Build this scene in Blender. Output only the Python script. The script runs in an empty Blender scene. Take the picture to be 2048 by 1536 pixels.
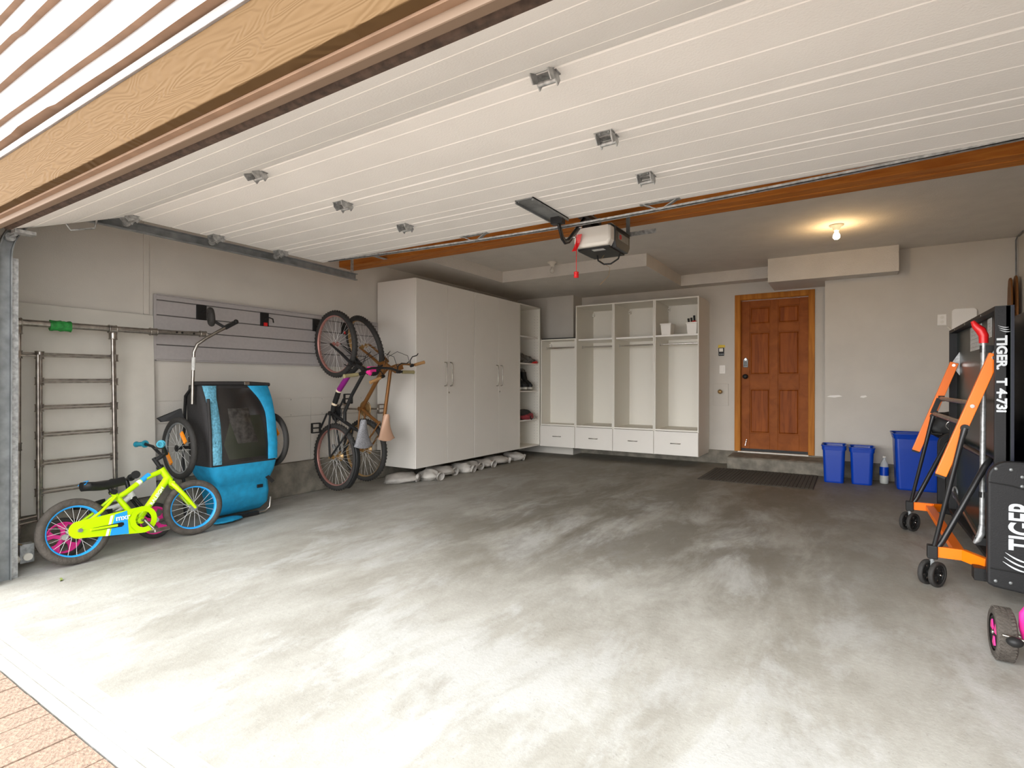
import bpy, math, random
from mathutils import Vector, Matrix, Quaternion
random.seed(7)
scene = bpy.context.scene
COL = scene.collection
PI = math.pi
def rad(a): return math.radians(a)
# ---------------------------------------------------------------- camera, light, exposure
cam_d = bpy.data.cameras.new('camera'); cam = bpy.data.objects.new('camera', cam_d); COL.objects.link(cam)
cam_d.sensor_width = 36.0; cam_d.lens = 36.0*1078.0/2048.0; cam_d.clip_start = .02; cam_d.clip_end = 200
cam.rotation_mode = 'QUATERNION'
_f = Vector((-math.sin(rad(32.08)), math.cos(rad(32.08)), 0)); _r0 = Vector((math.cos(rad(32.08)), math.sin(rad(32.08)), 0)); _u0 = Vector((0, 0, 1))
_ro = rad(.14); _r = math.cos(_ro)*_r0+math.sin(_ro)*_u0; _u = math.cos(_ro)*_u0-math.sin(_ro)*_r0
cam.rotation_quaternion = Matrix((( _r.x, _u.x, -_f.x), (_r.y, _u.y, -_f.y), (_r.z, _u.z, -_f.z))).to_quaternion()
cam.location = (0, 0, 1.1)
scene.camera = cam
W = bpy.data.worlds.new('world'); scene.world = W; W.use_nodes = True
bg = W.node_tree.nodes['Background']; bg.inputs[0].default_value = (.95, .98, 1.0, 1); bg.inputs[1].default_value = 1.9
sun_d = bpy.data.lights.new('sun', 'SUN'); sun = bpy.data.objects.new('sun', sun_d); COL.objects.link(sun)
sun_d.energy = 2.9; sun_d.angle = rad(75); sun_d.color = (1, .985, .97)
sun.rotation_mode = 'QUATERNION'
sun.rotation_quaternion = Vector((.20, .95, -.34)).to_track_quat('-Z', 'Y')
vs = scene.view_settings
vs.view_transform = 'Standard'; vs.look = 'None'; vs.gamma = 1.0; vs.use_curve_mapping = False
vs.exposure = 1.4
try: scene.cycles.diffuse_bounces = 8; scene.cycles.max_bounces = 12
except Exception: pass
# ---------------------------------------------------------------- materials
def lin(h):
    if isinstance(h, str):
        h = h.lstrip('#'); c = [int(h[i:i+2], 16)/255 for i in (0, 2, 4)]
        return tuple(x/12.92 if x <= .04045 else ((x+.055)/1.055)**2.4 for x in c)
    return tuple(h)
def mat(name, col, rough=.5, metal=0., noise=None, bump=None, col2=None, spec=None, alpha=None, trans=None, emit=None, stretch=None, detail=6):
    m = bpy.data.materials.new(name); m.use_nodes = True
    nt = m.node_tree; b = nt.nodes['Principled BSDF']; c = lin(col)
    b.inputs['Base Color'].default_value = (*c, 1); b.inputs['Roughness'].default_value = rough; b.inputs['Metallic'].default_value = metal
    if spec is not None: b.inputs['Specular IOR Level'].default_value = spec
    if alpha is not None: b.inputs['Alpha'].default_value = alpha
    if trans is not None: b.inputs['Transmission Weight'].default_value = trans
    if emit: b.inputs['Emission Color'].default_value = (*lin(emit[0]), 1); b.inputs['Emission Strength'].default_value = emit[1]
    if noise or bump:
        tc = nt.nodes.new('ShaderNodeTexCoord'); mp = nt.nodes.new('ShaderNodeMapping'); nt.links.new(tc.outputs['Object'], mp.inputs[0])
        if stretch: mp.inputs['Scale'].default_value = stretch
    if noise:
        n = nt.nodes.new('ShaderNodeTexNoise'); n.inputs['Scale'].default_value = noise[0]; n.inputs['Detail'].default_value = detail
        nt.links.new(mp.outputs[0], n.inputs['Vector'])
        r = nt.nodes.new('ShaderNodeValToRGB'); k = noise[1]
        c2 = lin(col2) if col2 is not None else tuple(x*(1-k) for x in c)
        r.color_ramp.elements[0].position = .35; r.color_ramp.elements[1].position = .65
        r.color_ramp.elements[0].color = (*c2, 1); r.color_ramp.elements[1].color = (*c, 1)
        nt.links.new(n.outputs['Fac'], r.inputs[0]); nt.links.new(r.outputs[0], b.inputs['Base Color'])
    if bump:
        n2 = nt.nodes.new('ShaderNodeTexNoise'); n2.inputs['Scale'].default_value = bump[0]; n2.inputs['Detail'].default_value = 4
        nt.links.new(mp.outputs[0], n2.inputs['Vector'])
        bp = nt.nodes.new('ShaderNodeBump'); bp.inputs['Strength'].default_value = bump[1]; bp.inputs['Distance'].default_value = .01
        nt.links.new(n2.outputs['Fac'], bp.inputs['Height']); nt.links.new(bp.outputs[0], b.inputs['Normal'])
    return m
def wood(name, c1, c2, rough=.5, scale=(1, 14, 14), ns=3.0, bump=.15):
    m = bpy.data.materials.new(name); m.use_nodes = True; nt = m.node_tree; b = nt.nodes['Principled BSDF']; b.inputs['Roughness'].default_value = rough; b.inputs['Specular IOR Level'].default_value = .15
    tc = nt.nodes.new('ShaderNodeTexCoord'); mp = nt.nodes.new('ShaderNodeMapping'); mp.inputs['Scale'].default_value = scale
    n = nt.nodes.new('ShaderNodeTexNoise'); n.inputs['Scale'].default_value = ns; n.inputs['Detail'].default_value = 8; n.inputs['Distortion'].default_value = .8
    r = nt.nodes.new('ShaderNodeValToRGB'); r.color_ramp.elements[0].position = .3; r.color_ramp.elements[1].position = .7
    r.color_ramp.elements[0].color = (*lin(c1), 1); r.color_ramp.elements[1].color = (*lin(c2), 1)
    nt.links.new(tc.outputs['Object'], mp.inputs[0]); nt.links.new(mp.outputs[0], n.inputs[0]); nt.links.new(n.outputs['Fac'], r.inputs[0]); nt.links.new(r.outputs[0], b.inputs['Base Color'])
    if bump:
        bp = nt.nodes.new('ShaderNodeBump'); bp.inputs['Strength'].default_value = bump; bp.inputs['Distance'].default_value = .01
        nt.links.new(n.outputs['Fac'], bp.inputs['Height']); nt.links.new(bp.outputs[0], b.inputs['Normal'])
    return m
def concrete_floor():
    m = bpy.data.materials.new('concrete_floor'); m.use_nodes = True; nt = m.node_tree; N = nt.nodes; L = nt.links; b = N['Principled BSDF']
    tc = N.new('ShaderNodeTexCoord')
    def noise(scale, st, det=8, dist=0., off=(0, 0, 0)):
        mp = N.new('ShaderNodeMapping'); mp.inputs['Scale'].default_value = st; mp.inputs['Location'].default_value = off
        n = N.new('ShaderNodeTexNoise'); n.inputs['Scale'].default_value = scale; n.inputs['Detail'].default_value = det; n.inputs['Distortion'].default_value = dist
        n.inputs['Roughness'].default_value = .70
        L.new(tc.outputs['Object'], mp.inputs[0]); L.new(mp.outputs[0], n.inputs[0]); return n.outputs['Fac']
    def ramp(f, p0, c0, p1, c1):
        r = N.new('ShaderNodeValToRGB'); r.color_ramp.elements[0].position = p0; r.color_ramp.elements[1].position = p1
        r.color_ramp.elements[0].color = (*c0, 1); r.color_ramp.elements[1].color = (*c1, 1); L.new(f, r.inputs[0]); return r.outputs[0]
    def mix(fac, a, c, mode='MIX'):
        x = N.new('ShaderNodeMix'); x.data_type = 'RGBA'; x.blend_type = mode
        if isinstance(fac, float): x.inputs[0].default_value = fac
        else: L.new(fac, x.inputs[0])
        for s, v in ((6, a), (7, c)):
            if isinstance(v, tuple): x.inputs[s].default_value = (*v, 1)
            else: L.new(v, x.inputs[s])
        return x.outputs[2]
    def math_(op, a, c):
        x = N.new('ShaderNodeMath'); x.operation = op; x.use_clamp = True
        for i, v in enumerate((a, c)):
            if isinstance(v, (int, float)): x.inputs[i].default_value = v
            else: L.new(v, x.inputs[i])
        return x.outputs[0]
    base = ramp(noise(3.0, (1, .5, 1), 12, .25), .36, (.28, .265, .23), .64, (.40, .39, .355))
    pale = ramp(noise(2.3, (1.1, .5, 1), 12, .3, (4, 2, 0)), .505, (0, 0, 0), .60, (1, 1, 1))
    c1 = mix(math_('MULTIPLY', pale, .6), base, (.47, .47, .455))
    sep = N.new('ShaderNodeSeparateXYZ'); L.new(tc.outputs['Object'], sep.inputs[0])
    # worn oily lane where the car stands: the dark patch has its own shape on the slab
    def bell(axis, c, w):
        a = N.new('ShaderNodeMath'); a.operation = 'SUBTRACT'; L.new(sep.outputs[axis], a.inputs[0]); a.inputs[1].default_value = c
        d = N.new('ShaderNodeMath'); d.operation = 'ABSOLUTE'; L.new(a.outputs[0], d.inputs[0])
        mr = N.new('ShaderNodeMapRange'); mr.inputs[1].default_value = w*.45; mr.inputs[2].default_value = w; mr.inputs[3].default_value = 1; mr.inputs[4].default_value = 0
        L.new(d.outputs[0], mr.inputs[0]); return mr.outputs[0]
    lane = math_('MULTIPLY', bell(0, .2, 2.0), bell(1, .6, 3.3))
    blot = ramp(noise(1.9, (1.4, .5, 1), 12, .35, (1, 7, 0)), .40, (0, 0, 0), .56, (1, 1, 1))
    dark = math_('MULTIPLY', lane, blot)
    c2 = mix(math_('MULTIPLY', dark, .68), c1, (.118, .102, .076))
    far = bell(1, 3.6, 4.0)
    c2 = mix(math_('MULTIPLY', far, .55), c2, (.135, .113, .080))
    sp = ramp(noise(55, (1, 1, 1), 3), .63, (0, 0, 0), .72, (1, 1, 1))
    c3 = mix(math_('MULTIPLY', sp, .4), c2, (.16, .15, .13))
    scr = ramp(noise(5, (.7, 9, 1), 4, 2.0, (3, 3, 0)), .70, (0, 0, 0), .76, (1, 1, 1))
    c4 = mix(math_('MULTIPLY', scr, .35), c3, (.62, .62, .60))
    rust = ramp(noise(3, (7, .6, 1), 4, .5, (9, 1, 0)), .735, (0, 0, 0), .78, (1, 1, 1))
    c5 = mix(math_('MULTIPLY', rust, .4), c4, (.42, .30, .16))
    L.new(c5, b.inputs['Base Color']); b.inputs['Specular IOR Level'].default_value = .3
    rr = N.new('ShaderNodeMapRange'); L.new(noise(3, (1, .5, 1)), rr.inputs[0]); rr.inputs[3].default_value = .42; rr.inputs[4].default_value = .8; L.new(rr.outputs[0], b.inputs['Roughness'])
    bp = N.new('ShaderNodeBump'); bp.inputs['Strength'].default_value = .25; bp.inputs['Distance'].default_value = .006
    L.new(noise(38, (1, 1, 1), 6), bp.inputs['Height']); L.new(bp.outputs[0], b.inputs['Normal'])
    return m
M = {}
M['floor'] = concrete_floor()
M['wall'] = mat('wall_paint', (.60, .565, .51), .85, noise=(3, .06), bump=(140, .12))
M['board'] = mat('painted_board', (.60, .57, .51), .7, noise=(6, .07), bump=(30, .05))
M['ceil'] = mat('ceiling_paint', (.70, .665, .615), .9, noise=(5, .06), bump=(90, .5))
M['curb'] = mat('curb_concrete', (.27, .245, .20), .9, noise=(9, .45), bump=(60, .5))
M['white'] = mat('white_melamine', (.77, .735, .68), .42, noise=(2, .03))
M['whitein'] = mat('white_liner', (.76, .73, .66), .5)
M['whitein2'] = mat('shelf_edge', (.84, .815, .77), .45)
M['steel'] = mat('brushed_steel', (.42, .39, .35), .35, 1.0, noise=(20, .3))
M['galv'] = mat('galvanised_steel', (.52, .53, .53), .45, .65, noise=(45, .45), bump=(60, .1))
M['track'] = mat('track_steel', (.30, .315, .32), .5, .5, noise=(12, .35))
M['pipe'] = mat('dark_pipe_steel', (.46, .42, .38), .3, .9, noise=(25, .4))
M['chrome'] = mat('chrome', (.7, .68, .65), .18, 1.0)
M['gdoor'] = mat('garage_door_white', (.88, .86, .83), .55, noise=(2.5, .05), bump=(120, .15))
M['rust'] = mat('rusty_retainer', (.115, .075, .055), .75, .2, noise=(30, .55), bump=(60, .3))
M['siding'] = mat('siding_paint', (.29, .27, .26), .75, noise=(14, .22), bump=(22, .8), stretch=(.25, 1, 2.2))
M['sidetan'] = mat('siding_edge', (.28, .175, .11), .8, noise=(12, .2))  # on siding undersides this tan is reflected light put into the colour
def trim_wood():
    m = mat('tan_trim', (.102, .060, .026), .8, spec=.1)
    nt = m.node_tree; b = nt.nodes['Principled BSDF']; tc = nt.nodes.new('ShaderNodeTexCoord'); mp = nt.nodes.new('ShaderNodeMapping'); mp.inputs['Scale'].default_value = (1.2, 1, 7)
    n = nt.nodes.new('ShaderNodeTexNoise'); n.inputs['Scale'].default_value = 2.0; n.inputs['Detail'].default_value = 1.5; n.inputs['Distortion'].default_value = .6
    w = nt.nodes.new('ShaderNodeMath'); w.operation = 'MULTIPLY'; w.inputs[1].default_value = 95
    s = nt.nodes.new('ShaderNodeMath'); s.operation = 'SINE'
    bp = nt.nodes.new('ShaderNodeBump'); bp.inputs['Strength'].default_value = .28; bp.inputs['Distance'].default_value = .006
    L = nt.links; L.new(tc.outputs['Object'], mp.inputs[0]); L.new(mp.outputs[0], n.inputs[0]); L.new(n.outputs['Fac'], w.inputs[0]); L.new(w.outputs[0], s.inputs[0]); L.new(s.outputs[0], bp.inputs['Height']); L.new(bp.outputs[0], b.inputs['Normal'])
    return m
M['trim'] = trim_wood()
M['stop'] = mat('stop_moulding', (.19, .135, .095), .6, spec=.2)
M['dark'] = mat('dark_gap', (.03, .022, .016), .9)
M['beam'] = wood('fir_beam', (.34, .095, .014), (.52, .19, .034), .6, (1.2, 12, 12), 3)
M['doorwood'] = wood('stained_door', (.20, .046, .006), (.36, .095, .013), .5, (9, 9, .9), 2.5, .05)
M['doorwood2'] = wood('stained_door_rails', (.24, .062, .008), (.34, .095, .014), .5, (3, 3, 3), 2.5, .05)
M['casing'] = wood('pine_casing', (.34, .11, .010), (.52, .20, .025), .5, (10, 10, .8), 2.5, .05)
M['black'] = mat('black_plastic', (.014, .014, .014), .5, spec=.3)
M['blackm'] = mat('black_metal', (.02, .02, .021), .35, .3)
M['rubber'] = mat('black_rubber', (.028, .026, .024), .75, bump=(120, .4))
M['tyreg'] = mat('dusty_tyre', (.085, .072, .06), .85, noise=(30, .3), bump=(70, .6))
M['lime'] = mat('lime_paint', (.50, .80, .0), .3)
M['blue'] = mat('cyan_blue', (.02, .33, .80), .35)
M['whitep'] = mat('white_print', (.85, .85, .82), .5)
M['pink'] = mat('hot_pink', (.80, .03, .28), .4)
M['spoke'] = mat('spoke_steel', (.75, .74, .72), .3, .3)
M['teal'] = mat('teal_grip', (.02, .26, .36), .55)
M['fabric'] = mat('trailer_fabric', (.01, .32, .58), .7, noise=(14, .25), bump=(40, .3))
M['fabric2'] = mat('pale_blue_piping', (.16, .48, .66), .6, noise=(60, .4), bump=(70, .5))
M['blackfab'] = mat('black_fabric', (.022, .020, .02), .75, bump=(60, .3))
M['mesh'] = mat('smoked_window', (.045, .04, .037), .22, alpha=.55, noise=(9, .5))
M['inner'] = mat('green_lining', (.05, .07, .03), .8)
M['orange'] = mat('orange_reflector', (.9, .28, .01), .3)
M['slat'] = mat('grey_slatwall', (.40, .375, .37), .5, noise=(40, .06))
M['slatgap'] = mat('slat_groove', (.12, .11, .105), .8)
M['rose'] = mat('rose_rim', (.50, .24, .21), .35, .6)
M['copper'] = mat('brown_frame', (.24, .105, .03), .35, .4)
M['brass'] = mat('brass_brown', (.40, .25, .10), .4, .6)
M['olive'] = mat('olive_grip', (.28, .24, .12), .7, bump=(60, .4))
M['tan'] = mat('tan_grip', (.42, .23, .09), .7, bump=(60, .4))
M['saddle_tan'] = mat('tan_saddle', (.62, .38, .26), .5)
M['saddle_grey'] = mat('grey_saddle', (.30, .30, .32), .6, noise=(180, .6))
M['purple'] = mat('purple_print', (.22, .012, .18), .4)
M['cream'] = mat('cream_band', (.75, .62, .45), .5)
M['orangep'] = mat('orange_paint', (1.0, .19, .0), .32)
M['ttboard'] = mat('table_underside', (.022, .034, .032), .3, noise=(3, .2), spec=.3)
M['ttblack'] = mat('charcoal_shell', (.020, .020, .021), .5, bump=(160, .15), spec=.25)
M['ttblue'] = mat('dark_play_surface', (.008, .010, .022), .35)
M['silver'] = mat('silver_print', (.62, .65, .68), .4)
M['red'] = mat('red_plastic', (.70, .012, .015), .35)
M['paper'] = mat('paper_label', (.62, .62, .60), .6, noise=(60, .25))
M['bin'] = mat('blue_bin_plastic', (.0, .045, .40), .32)
M['clear'] = mat('clear_plastic', (.85, .88, .88), .12, alpha=.35)
M['water'] = mat('pale_bottle_base', (.62, .62, .52), .2, alpha=.7)
M['matrub'] = mat('rubber_mat', (.055, .045, .034), .85, bump=(120, .5))
M['bag'] = mat('white_sack', (.50, .47, .43), .65, noise=(10, .25), bump=(16, .9))
M['cloth_grey'] = mat('grey_cloth', (.20, .185, .165), .8, noise=(28, .75), bump=(30, .6))
M['cloth_red'] = mat('red_cloth', (.34, .04, .05), .8, noise=(16, .6), bump=(24, .6))
M['yellow'] = mat('yellow_tape', (.72, .52, .02), .5)
M['green'] = mat('green_tape', (.02, .30, .05), .6, noise=(40, .4), bump=(50, .5))
M['lampon'] = mat('lit_bulb', (1, .85, .6), .3, emit=((1.0, .78, .45), 14.0))
M['lampoff'] = mat('clear_bulb', (.75, .72, .66), .1, alpha=.55)
M['porcelain'] = mat('porcelain', (.72, .68, .60), .35)
M['paver'] = mat('pink_paver', (.34, .235, .17), .85, noise=(60, .35), bump=(90, .5))
M['joint'] = mat('paver_joint', (.16, .11, .075), .95, noise=(30, .3), bump=(60, .4))
M['leaf'] = mat('green_leaf', (.10, .13, .02), .6)
M['openerwhite'] = mat('opener_lens', (.82, .79, .73), .4)
M['openerdark'] = mat('opener_body', (.055, .058, .062), .45)
M['ski'] = wood('ski_wood', (.13, .05, .015), (.24, .10, .03), .4, (8, 8, 1), 2)
# ---------------------------------------------------------------- mesh helpers
def frame(d):
    d = Vector(d).normalized(); a = Vector((0, 0, 1)) if abs(d.z) < .9 else Vector((1, 0, 0))
    x = d.cross(a).normalized(); return x, d.cross(x).normalized()
ORG = {}
class MB:
    def __init__(s): s.v = []; s.f = []; s.sm = []
    def add(s, vs, fs, smooth=False):
        o = len(s.v); s.v += [Vector(p) for p in vs]
        for f in fs: s.f.append([i+o for i in f]); s.sm.append(smooth)
        return s
    def box(s, x0, x1, y0, y1, z0, z1):
        v = [(x, y, z) for z in (z0, z1) for y in (y0, y1) for x in (x0, x1)]
        return s.add(v, [(0, 2, 3, 1), (4, 5, 7, 6), (0, 1, 5, 4), (2, 6, 7, 3), (0, 4, 6, 2), (1, 3, 7, 5)])
    def bar(s, p, q, a, b=None, up=None):
        p = Vector(p); q = Vector(q); d = (q-p).normalized(); b = b or a
        if up is None: x, y = frame(d)
        else: x = d.cross(Vector(up)).normalized(); y = x.cross(d).normalized()
        v = [c+x*sx*a/2+y*sy*b/2 for c in (p, q) for sy in (-1, 1) for sx in (-1, 1)]
        return s.add(v, [(0, 2, 3, 1), (4, 5, 7, 6), (0, 1, 5, 4), (2, 6, 7, 3), (0, 4, 6, 2), (1, 3, 7, 5)])
    def cyl(s, p, q, r, r2=None, n=12, caps=True):
        p = Vector(p); q = Vector(q); r2 = r if r2 is None else r2; x, y = frame(q-p)
        c = [(math.cos(2*PI*i/n), math.sin(2*PI*i/n)) for i in range(n)]
        s.add([p+(x*a+y*b)*r for a, b in c]+[q+(x*a+y*b)*r2 for a, b in c], [(i, (i+1) % n, n+(i+1) % n, n+i) for i in range(n)], True)
        if caps: s.add([p+(x*a+y*b)*r for a, b in c], [tuple(range(n))[::-1]]); s.add([q+(x*a+y*b)*r2 for a, b in c], [tuple(range(n))])
        return s
    def tube(s, path, r, n=8, closed=False, caps=True, prof=None):
        P = [Vector(p) for p in path]; k = len(P)
        T = []
        for i in range(k):
            a = P[i-1] if (i > 0 or closed) else P[i]; b = P[(i+1) % k] if (i < k-1 or closed) else P[i]
            T.append((b-a).normalized())
        x, y = frame(T[0]); rings = []
        if prof is None: prof = [(math.cos(2*PI*j/n), math.sin(2*PI*j/n)) for j in range(n)]
        n = len(prof); rr = r if isinstance(r, (list, tuple)) else [r]*k
        for i in range(k):
            if i: q = T[i-1].rotation_difference(T[i]); x = q @ x; y = q @ y
            rings.append([P[i]+(x*a+y*b)*rr[i] for a, b in prof])
        vs = [p for g in rings for p in g]; m = k if closed else k-1
        s.add(vs, [(i*n+j, i*n+(j+1) % n, ((i+1) % k)*n+(j+1) % n, ((i+1) % k)*n+j) for i in range(m) for j in range(n)], True)
        if caps and not closed: s.add(rings[0], [tuple(range(n))[::-1]]); s.add(rings[-1], [tuple(range(n))])
        return s
    def lathe(s, prof, o, ax=(0, 0, 1), n=20):
        o = Vector(o); ax = Vector(ax).normalized(); x, y = frame(ax); k = len(prof)
        vs = [o+ax*h+(x*math.cos(2*PI*j/n)+y*math.sin(2*PI*j/n))*r for r, h in prof for j in range(n)]
        return s.add(vs, [(i*n+j, i*n+(j+1) % n, (i+1)*n+(j+1) % n, (i+1)*n+j) for i in range(k-1) for j in range(n)], True)
    def torus(s, c, ax, R, r, nR=40, nr=10, sq=1.0):
        c = Vector(c); ax = Vector(ax).normalized(); x, y = frame(ax); vs = []
        for i in range(nR):
            d = x*math.cos(2*PI*i/nR)+y*math.sin(2*PI*i/nR)
            for j in range(nr):
                a = 2*PI*j/nr; vs.append(c+d*(R+r*math.cos(a))+ax*(r*sq*math.sin(a)))
        return s.add(vs, [(i*nr+j, ((i+1) % nR)*nr+j, ((i+1) % nR)*nr+(j+1) % nr, i*nr+(j+1) % nr) for i in range(nR) for j in range(nr)], True)
    def prism(s, pts, vec):
        P = [Vector(p) for p in pts]; n = len(P); v = Vector(vec)
        return s.add(P+[p+v for p in P], [tuple(range(n))[::-1], tuple(range(n, 2*n))]+[(i, (i+1) % n, n+(i+1) % n, n+i) for i in range(n)])
    def loft(s, secs, closed=True, caps=True, smooth=True):
        n = len(secs[0]); k = len(secs); vs = [p for g in secs for p in g]; e = n if closed else n-1
        s.add(vs, [(i*n+j, i*n+(j+1) % n, (i+1)*n+(j+1) % n, (i+1)*n+j) for i in range(k-1) for j in range(e)], smooth)
        if caps: s.add(secs[0], [tuple(range(n))[::-1]]); s.add(secs[-1], [tuple(range(n))])
        return s
    def ball(s, c, r, n=14, m=9, warp=None):
        c = Vector(c); r = r if isinstance(r, (tuple, list)) else (r, r, r); vs = []
        for i in range(m+1):
            th = PI*i/m
            for j in range(n):
                ph = 2*PI*j/n; d = Vector((math.sin(th)*math.cos(ph), math.sin(th)*math.sin(ph), math.cos(th)))
                k = warp(d) if warp else 1.0; vs.append(c+Vector((d.x*r[0], d.y*r[1], d.z*r[2]))*k)
        return s.add(vs, [(i*n+j, (i+1)*n+j, (i+1)*n+(j+1) % n, i*n+(j+1) % n) for i in range(m) for j in range(n)], True)
    def disc(s, c, ax, r, th, n=16): c = Vector(c); a = Vector(ax).normalized()*th/2; return s.cyl(c-a, c+a, r, n=n)
    def floor_at(s, z):
        for p in s.v: p.z = max(p.z, z)
        return s
    def xf(s, mtx): s.v = [mtx @ p for p in s.v]; return s
    def mesh(s, name, off=Vector()):
        me = bpy.data.meshes.new(name); me.from_pydata([tuple(p-off) for p in s.v], [], s.f); me.validate()
        if len(me.polygons) == len(s.sm): me.polygons.foreach_set('use_smooth', s.sm)
        import bmesh as _b
        bm = _b.new(); bm.from_mesh(me); _b.ops.recalc_face_normals(bm, faces=bm.faces); bm.to_mesh(me); bm.free()
        return me
    def build(s, name, m, parent=None, bevel=0):
        off = ORG.get(parent.name, Vector()) if parent else Vector()
        o = bpy.data.objects.new(name, None)  # placeholder replaced below
        bpy.data.objects.remove(o)
        if parent is None:
            xs = [p.x for p in s.v]; ys = [p.y for p in s.v]; zs = [p.z for p in s.v]
            off = Vector(((min(xs)+max(xs))/2, (min(ys)+max(ys))/2, min(zs)))
        me = s.mesh(name, off); o = bpy.data.objects.new(name, me); COL.objects.link(o)
        o.data.materials.append(M[m] if isinstance(m, str) else m)
        if parent: o.parent = parent
        else: o.location = off
        ORG[o.name] = off
        if bevel:
            b = o.modifiers.new('edge', 'BEVEL'); b.width = bevel; b.segments = 2; b.limit_method = 'ANGLE'; b.angle_limit = rad(50)
        return o
def tag(o, label, cat, group=None):
    o['label'] = label; o['category'] = cat
    if group: o['group'] = group
    return o
def thing(name, label, cat, loc=(0, 0, 0), group=None, mtx=None):
    o = bpy.data.objects.new(name, None); COL.objects.link(o); o.empty_display_size = .1
    if mtx is not None: o.matrix_world = mtx; ORG[o.name] = Vector()      # parts in local coordinates
    else: o.location = loc; ORG[o.name] = Vector(loc)                      # parts given in world coordinates
    return tag(o, label, cat, group)
def struct(o, label=None):
    o['kind'] = 'structure'
    if label: o['label'] = label
    return o
def sroot(name, loc, label=None):
    o = bpy.data.objects.new(name, None); COL.objects.link(o); o.location = loc; o.empty_display_size = .1; ORG[o.name] = Vector(loc)
    return struct(o, label)
def box(name, m, parent, x0, x1, y0, y1, z0, z1, bevel=0): return MB().box(x0, x1, y0, y1, z0, z1).build(name, m, parent, bevel)
def text(name, body, m, parent, size, o, ux, uy, depth=.0015, bold=0., align='LEFT', sx=1.0):
    c = bpy.data.curves.new(name, 'FONT'); c.body = body; c.size = size; c.extrude = depth; c.offset = bold; c.align_x = align
    t = bpy.data.objects.new(name+'_tmp', c); COL.objects.link(t); bpy.context.view_layer.update()
    me = bpy.data.meshes.new_from_object(t.evaluated_get(bpy.context.evaluated_depsgraph_get())); bpy.data.objects.remove(t)
    ux = Vector(ux).normalized(); uy = Vector(uy).normalized(); uz = ux.cross(uy)
    off = ORG.get(parent.name, Vector()); o = Vector(o)
    for v in me.vertices: v.co = o-off+ux*v.co.x*sx+uy*v.co.y+uz*v.co.z
    ob = bpy.data.objects.new(name, me); COL.objects.link(ob); ob.parent = parent; ORG[ob.name] = off
    me.materials.clear(); me.materials.append(M[m]); return ob
def arc(c, r, a0, a1, n, plane='yz', x=0):
    out = []
    for i in range(n+1):
        a = rad(a0+(a1-a0)*i/n); out.append((x, c[0]+r*math.cos(a), c[1]+r*math.sin(a)))
    return out
# ================================================================ THE SHELL
XL, XR, YB, YJ, ZC = -4.68, 1.47, 7.93, 7.50, 2.635
# floor slab with its worn front lip
prof = [(.722, -.10), (.724, -.022), (.735, -.012), (.757, -.010), (.760, -.015), (.765, -.010), (.80, -.008), (.803, -.012), (.808, -.007), (.85, -.003), (.856, 0), (8.1, 0), (8.1, -.10)]
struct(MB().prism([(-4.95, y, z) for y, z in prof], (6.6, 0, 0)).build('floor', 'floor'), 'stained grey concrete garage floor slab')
# driveway with pavers
dw = sroot('driveway', (-1.4, -6, -.1), 'pink clay paver driveway in front of the garage')
box('driveway_bed', 'joint', dw, -9, 7, -.36, .722, -.12, -.034)
M['farpaver'] = mat('bounce_pavers', (.50, .41, .35), .9, noise=(9, .25), bump=(40, .4))  # unseen paving, made paler than the near pavers to bounce light inside
box('far_paving', 'farpaver', dw, -9, 7, -16, -.36, -.12, -.018)
pm = MB().box(-.049, .049, -.101, .101, -.04, 0).mesh('paver'); pm.materials.append(M['paver'])
for j in range(5):
    for i in range(56):
        o = bpy.data.objects.new('paver', pm); COL.objects.link(o); o.parent = dw
        o.location = Vector((-4.3+i*.103+(.0515 if j % 2 else 0)*0, .615-j*.207, -.018+random.uniform(-.002, .002)))-ORG[dw.name]
        o.rotation_euler.z = random.uniform(-.006, .006)
# left wall
wl = sroot('wall_left', (XL, 4.4, 0), 'grey beige left wall with painted boards above a concrete curb')
box('drywall', 'wall', wl, XL-.12, XL, .93, 8.1, .957, 2.70)
for y0, y1 in ((.93, 3.58), (3.583, 8.1)):
    box('wall_board', 'wall', wl, XL-.12, XL+.004, y0, y1, .777, .953)
    box('wall_board', 'wall', wl, XL-.12, XL+.005, y0, y1, .325, .772)
box('backing', 'wall', wl, XL-.13, XL-.006, .93, 8.1, .3, 1.0)
struct(MB().box(XL-.11, XL+.055, .99, 7.61, 0, .322).build('baseboard_left', 'curb', bevel=.01), 'low concrete curb along the foot of the left wall')
box('batten', 'wall', wl, XL, XL+.012, 2.035, 2.075, 1.64, 2.635, .002)
for y in (3.1, 3.35, 3.72, 3.95, 4.25):
    for z in (.94, .79): MB().disc((XL+.0055, y, z), (1, 0, 0), .004, .003, 8).build('nail_head', 'track', wl)
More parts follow.
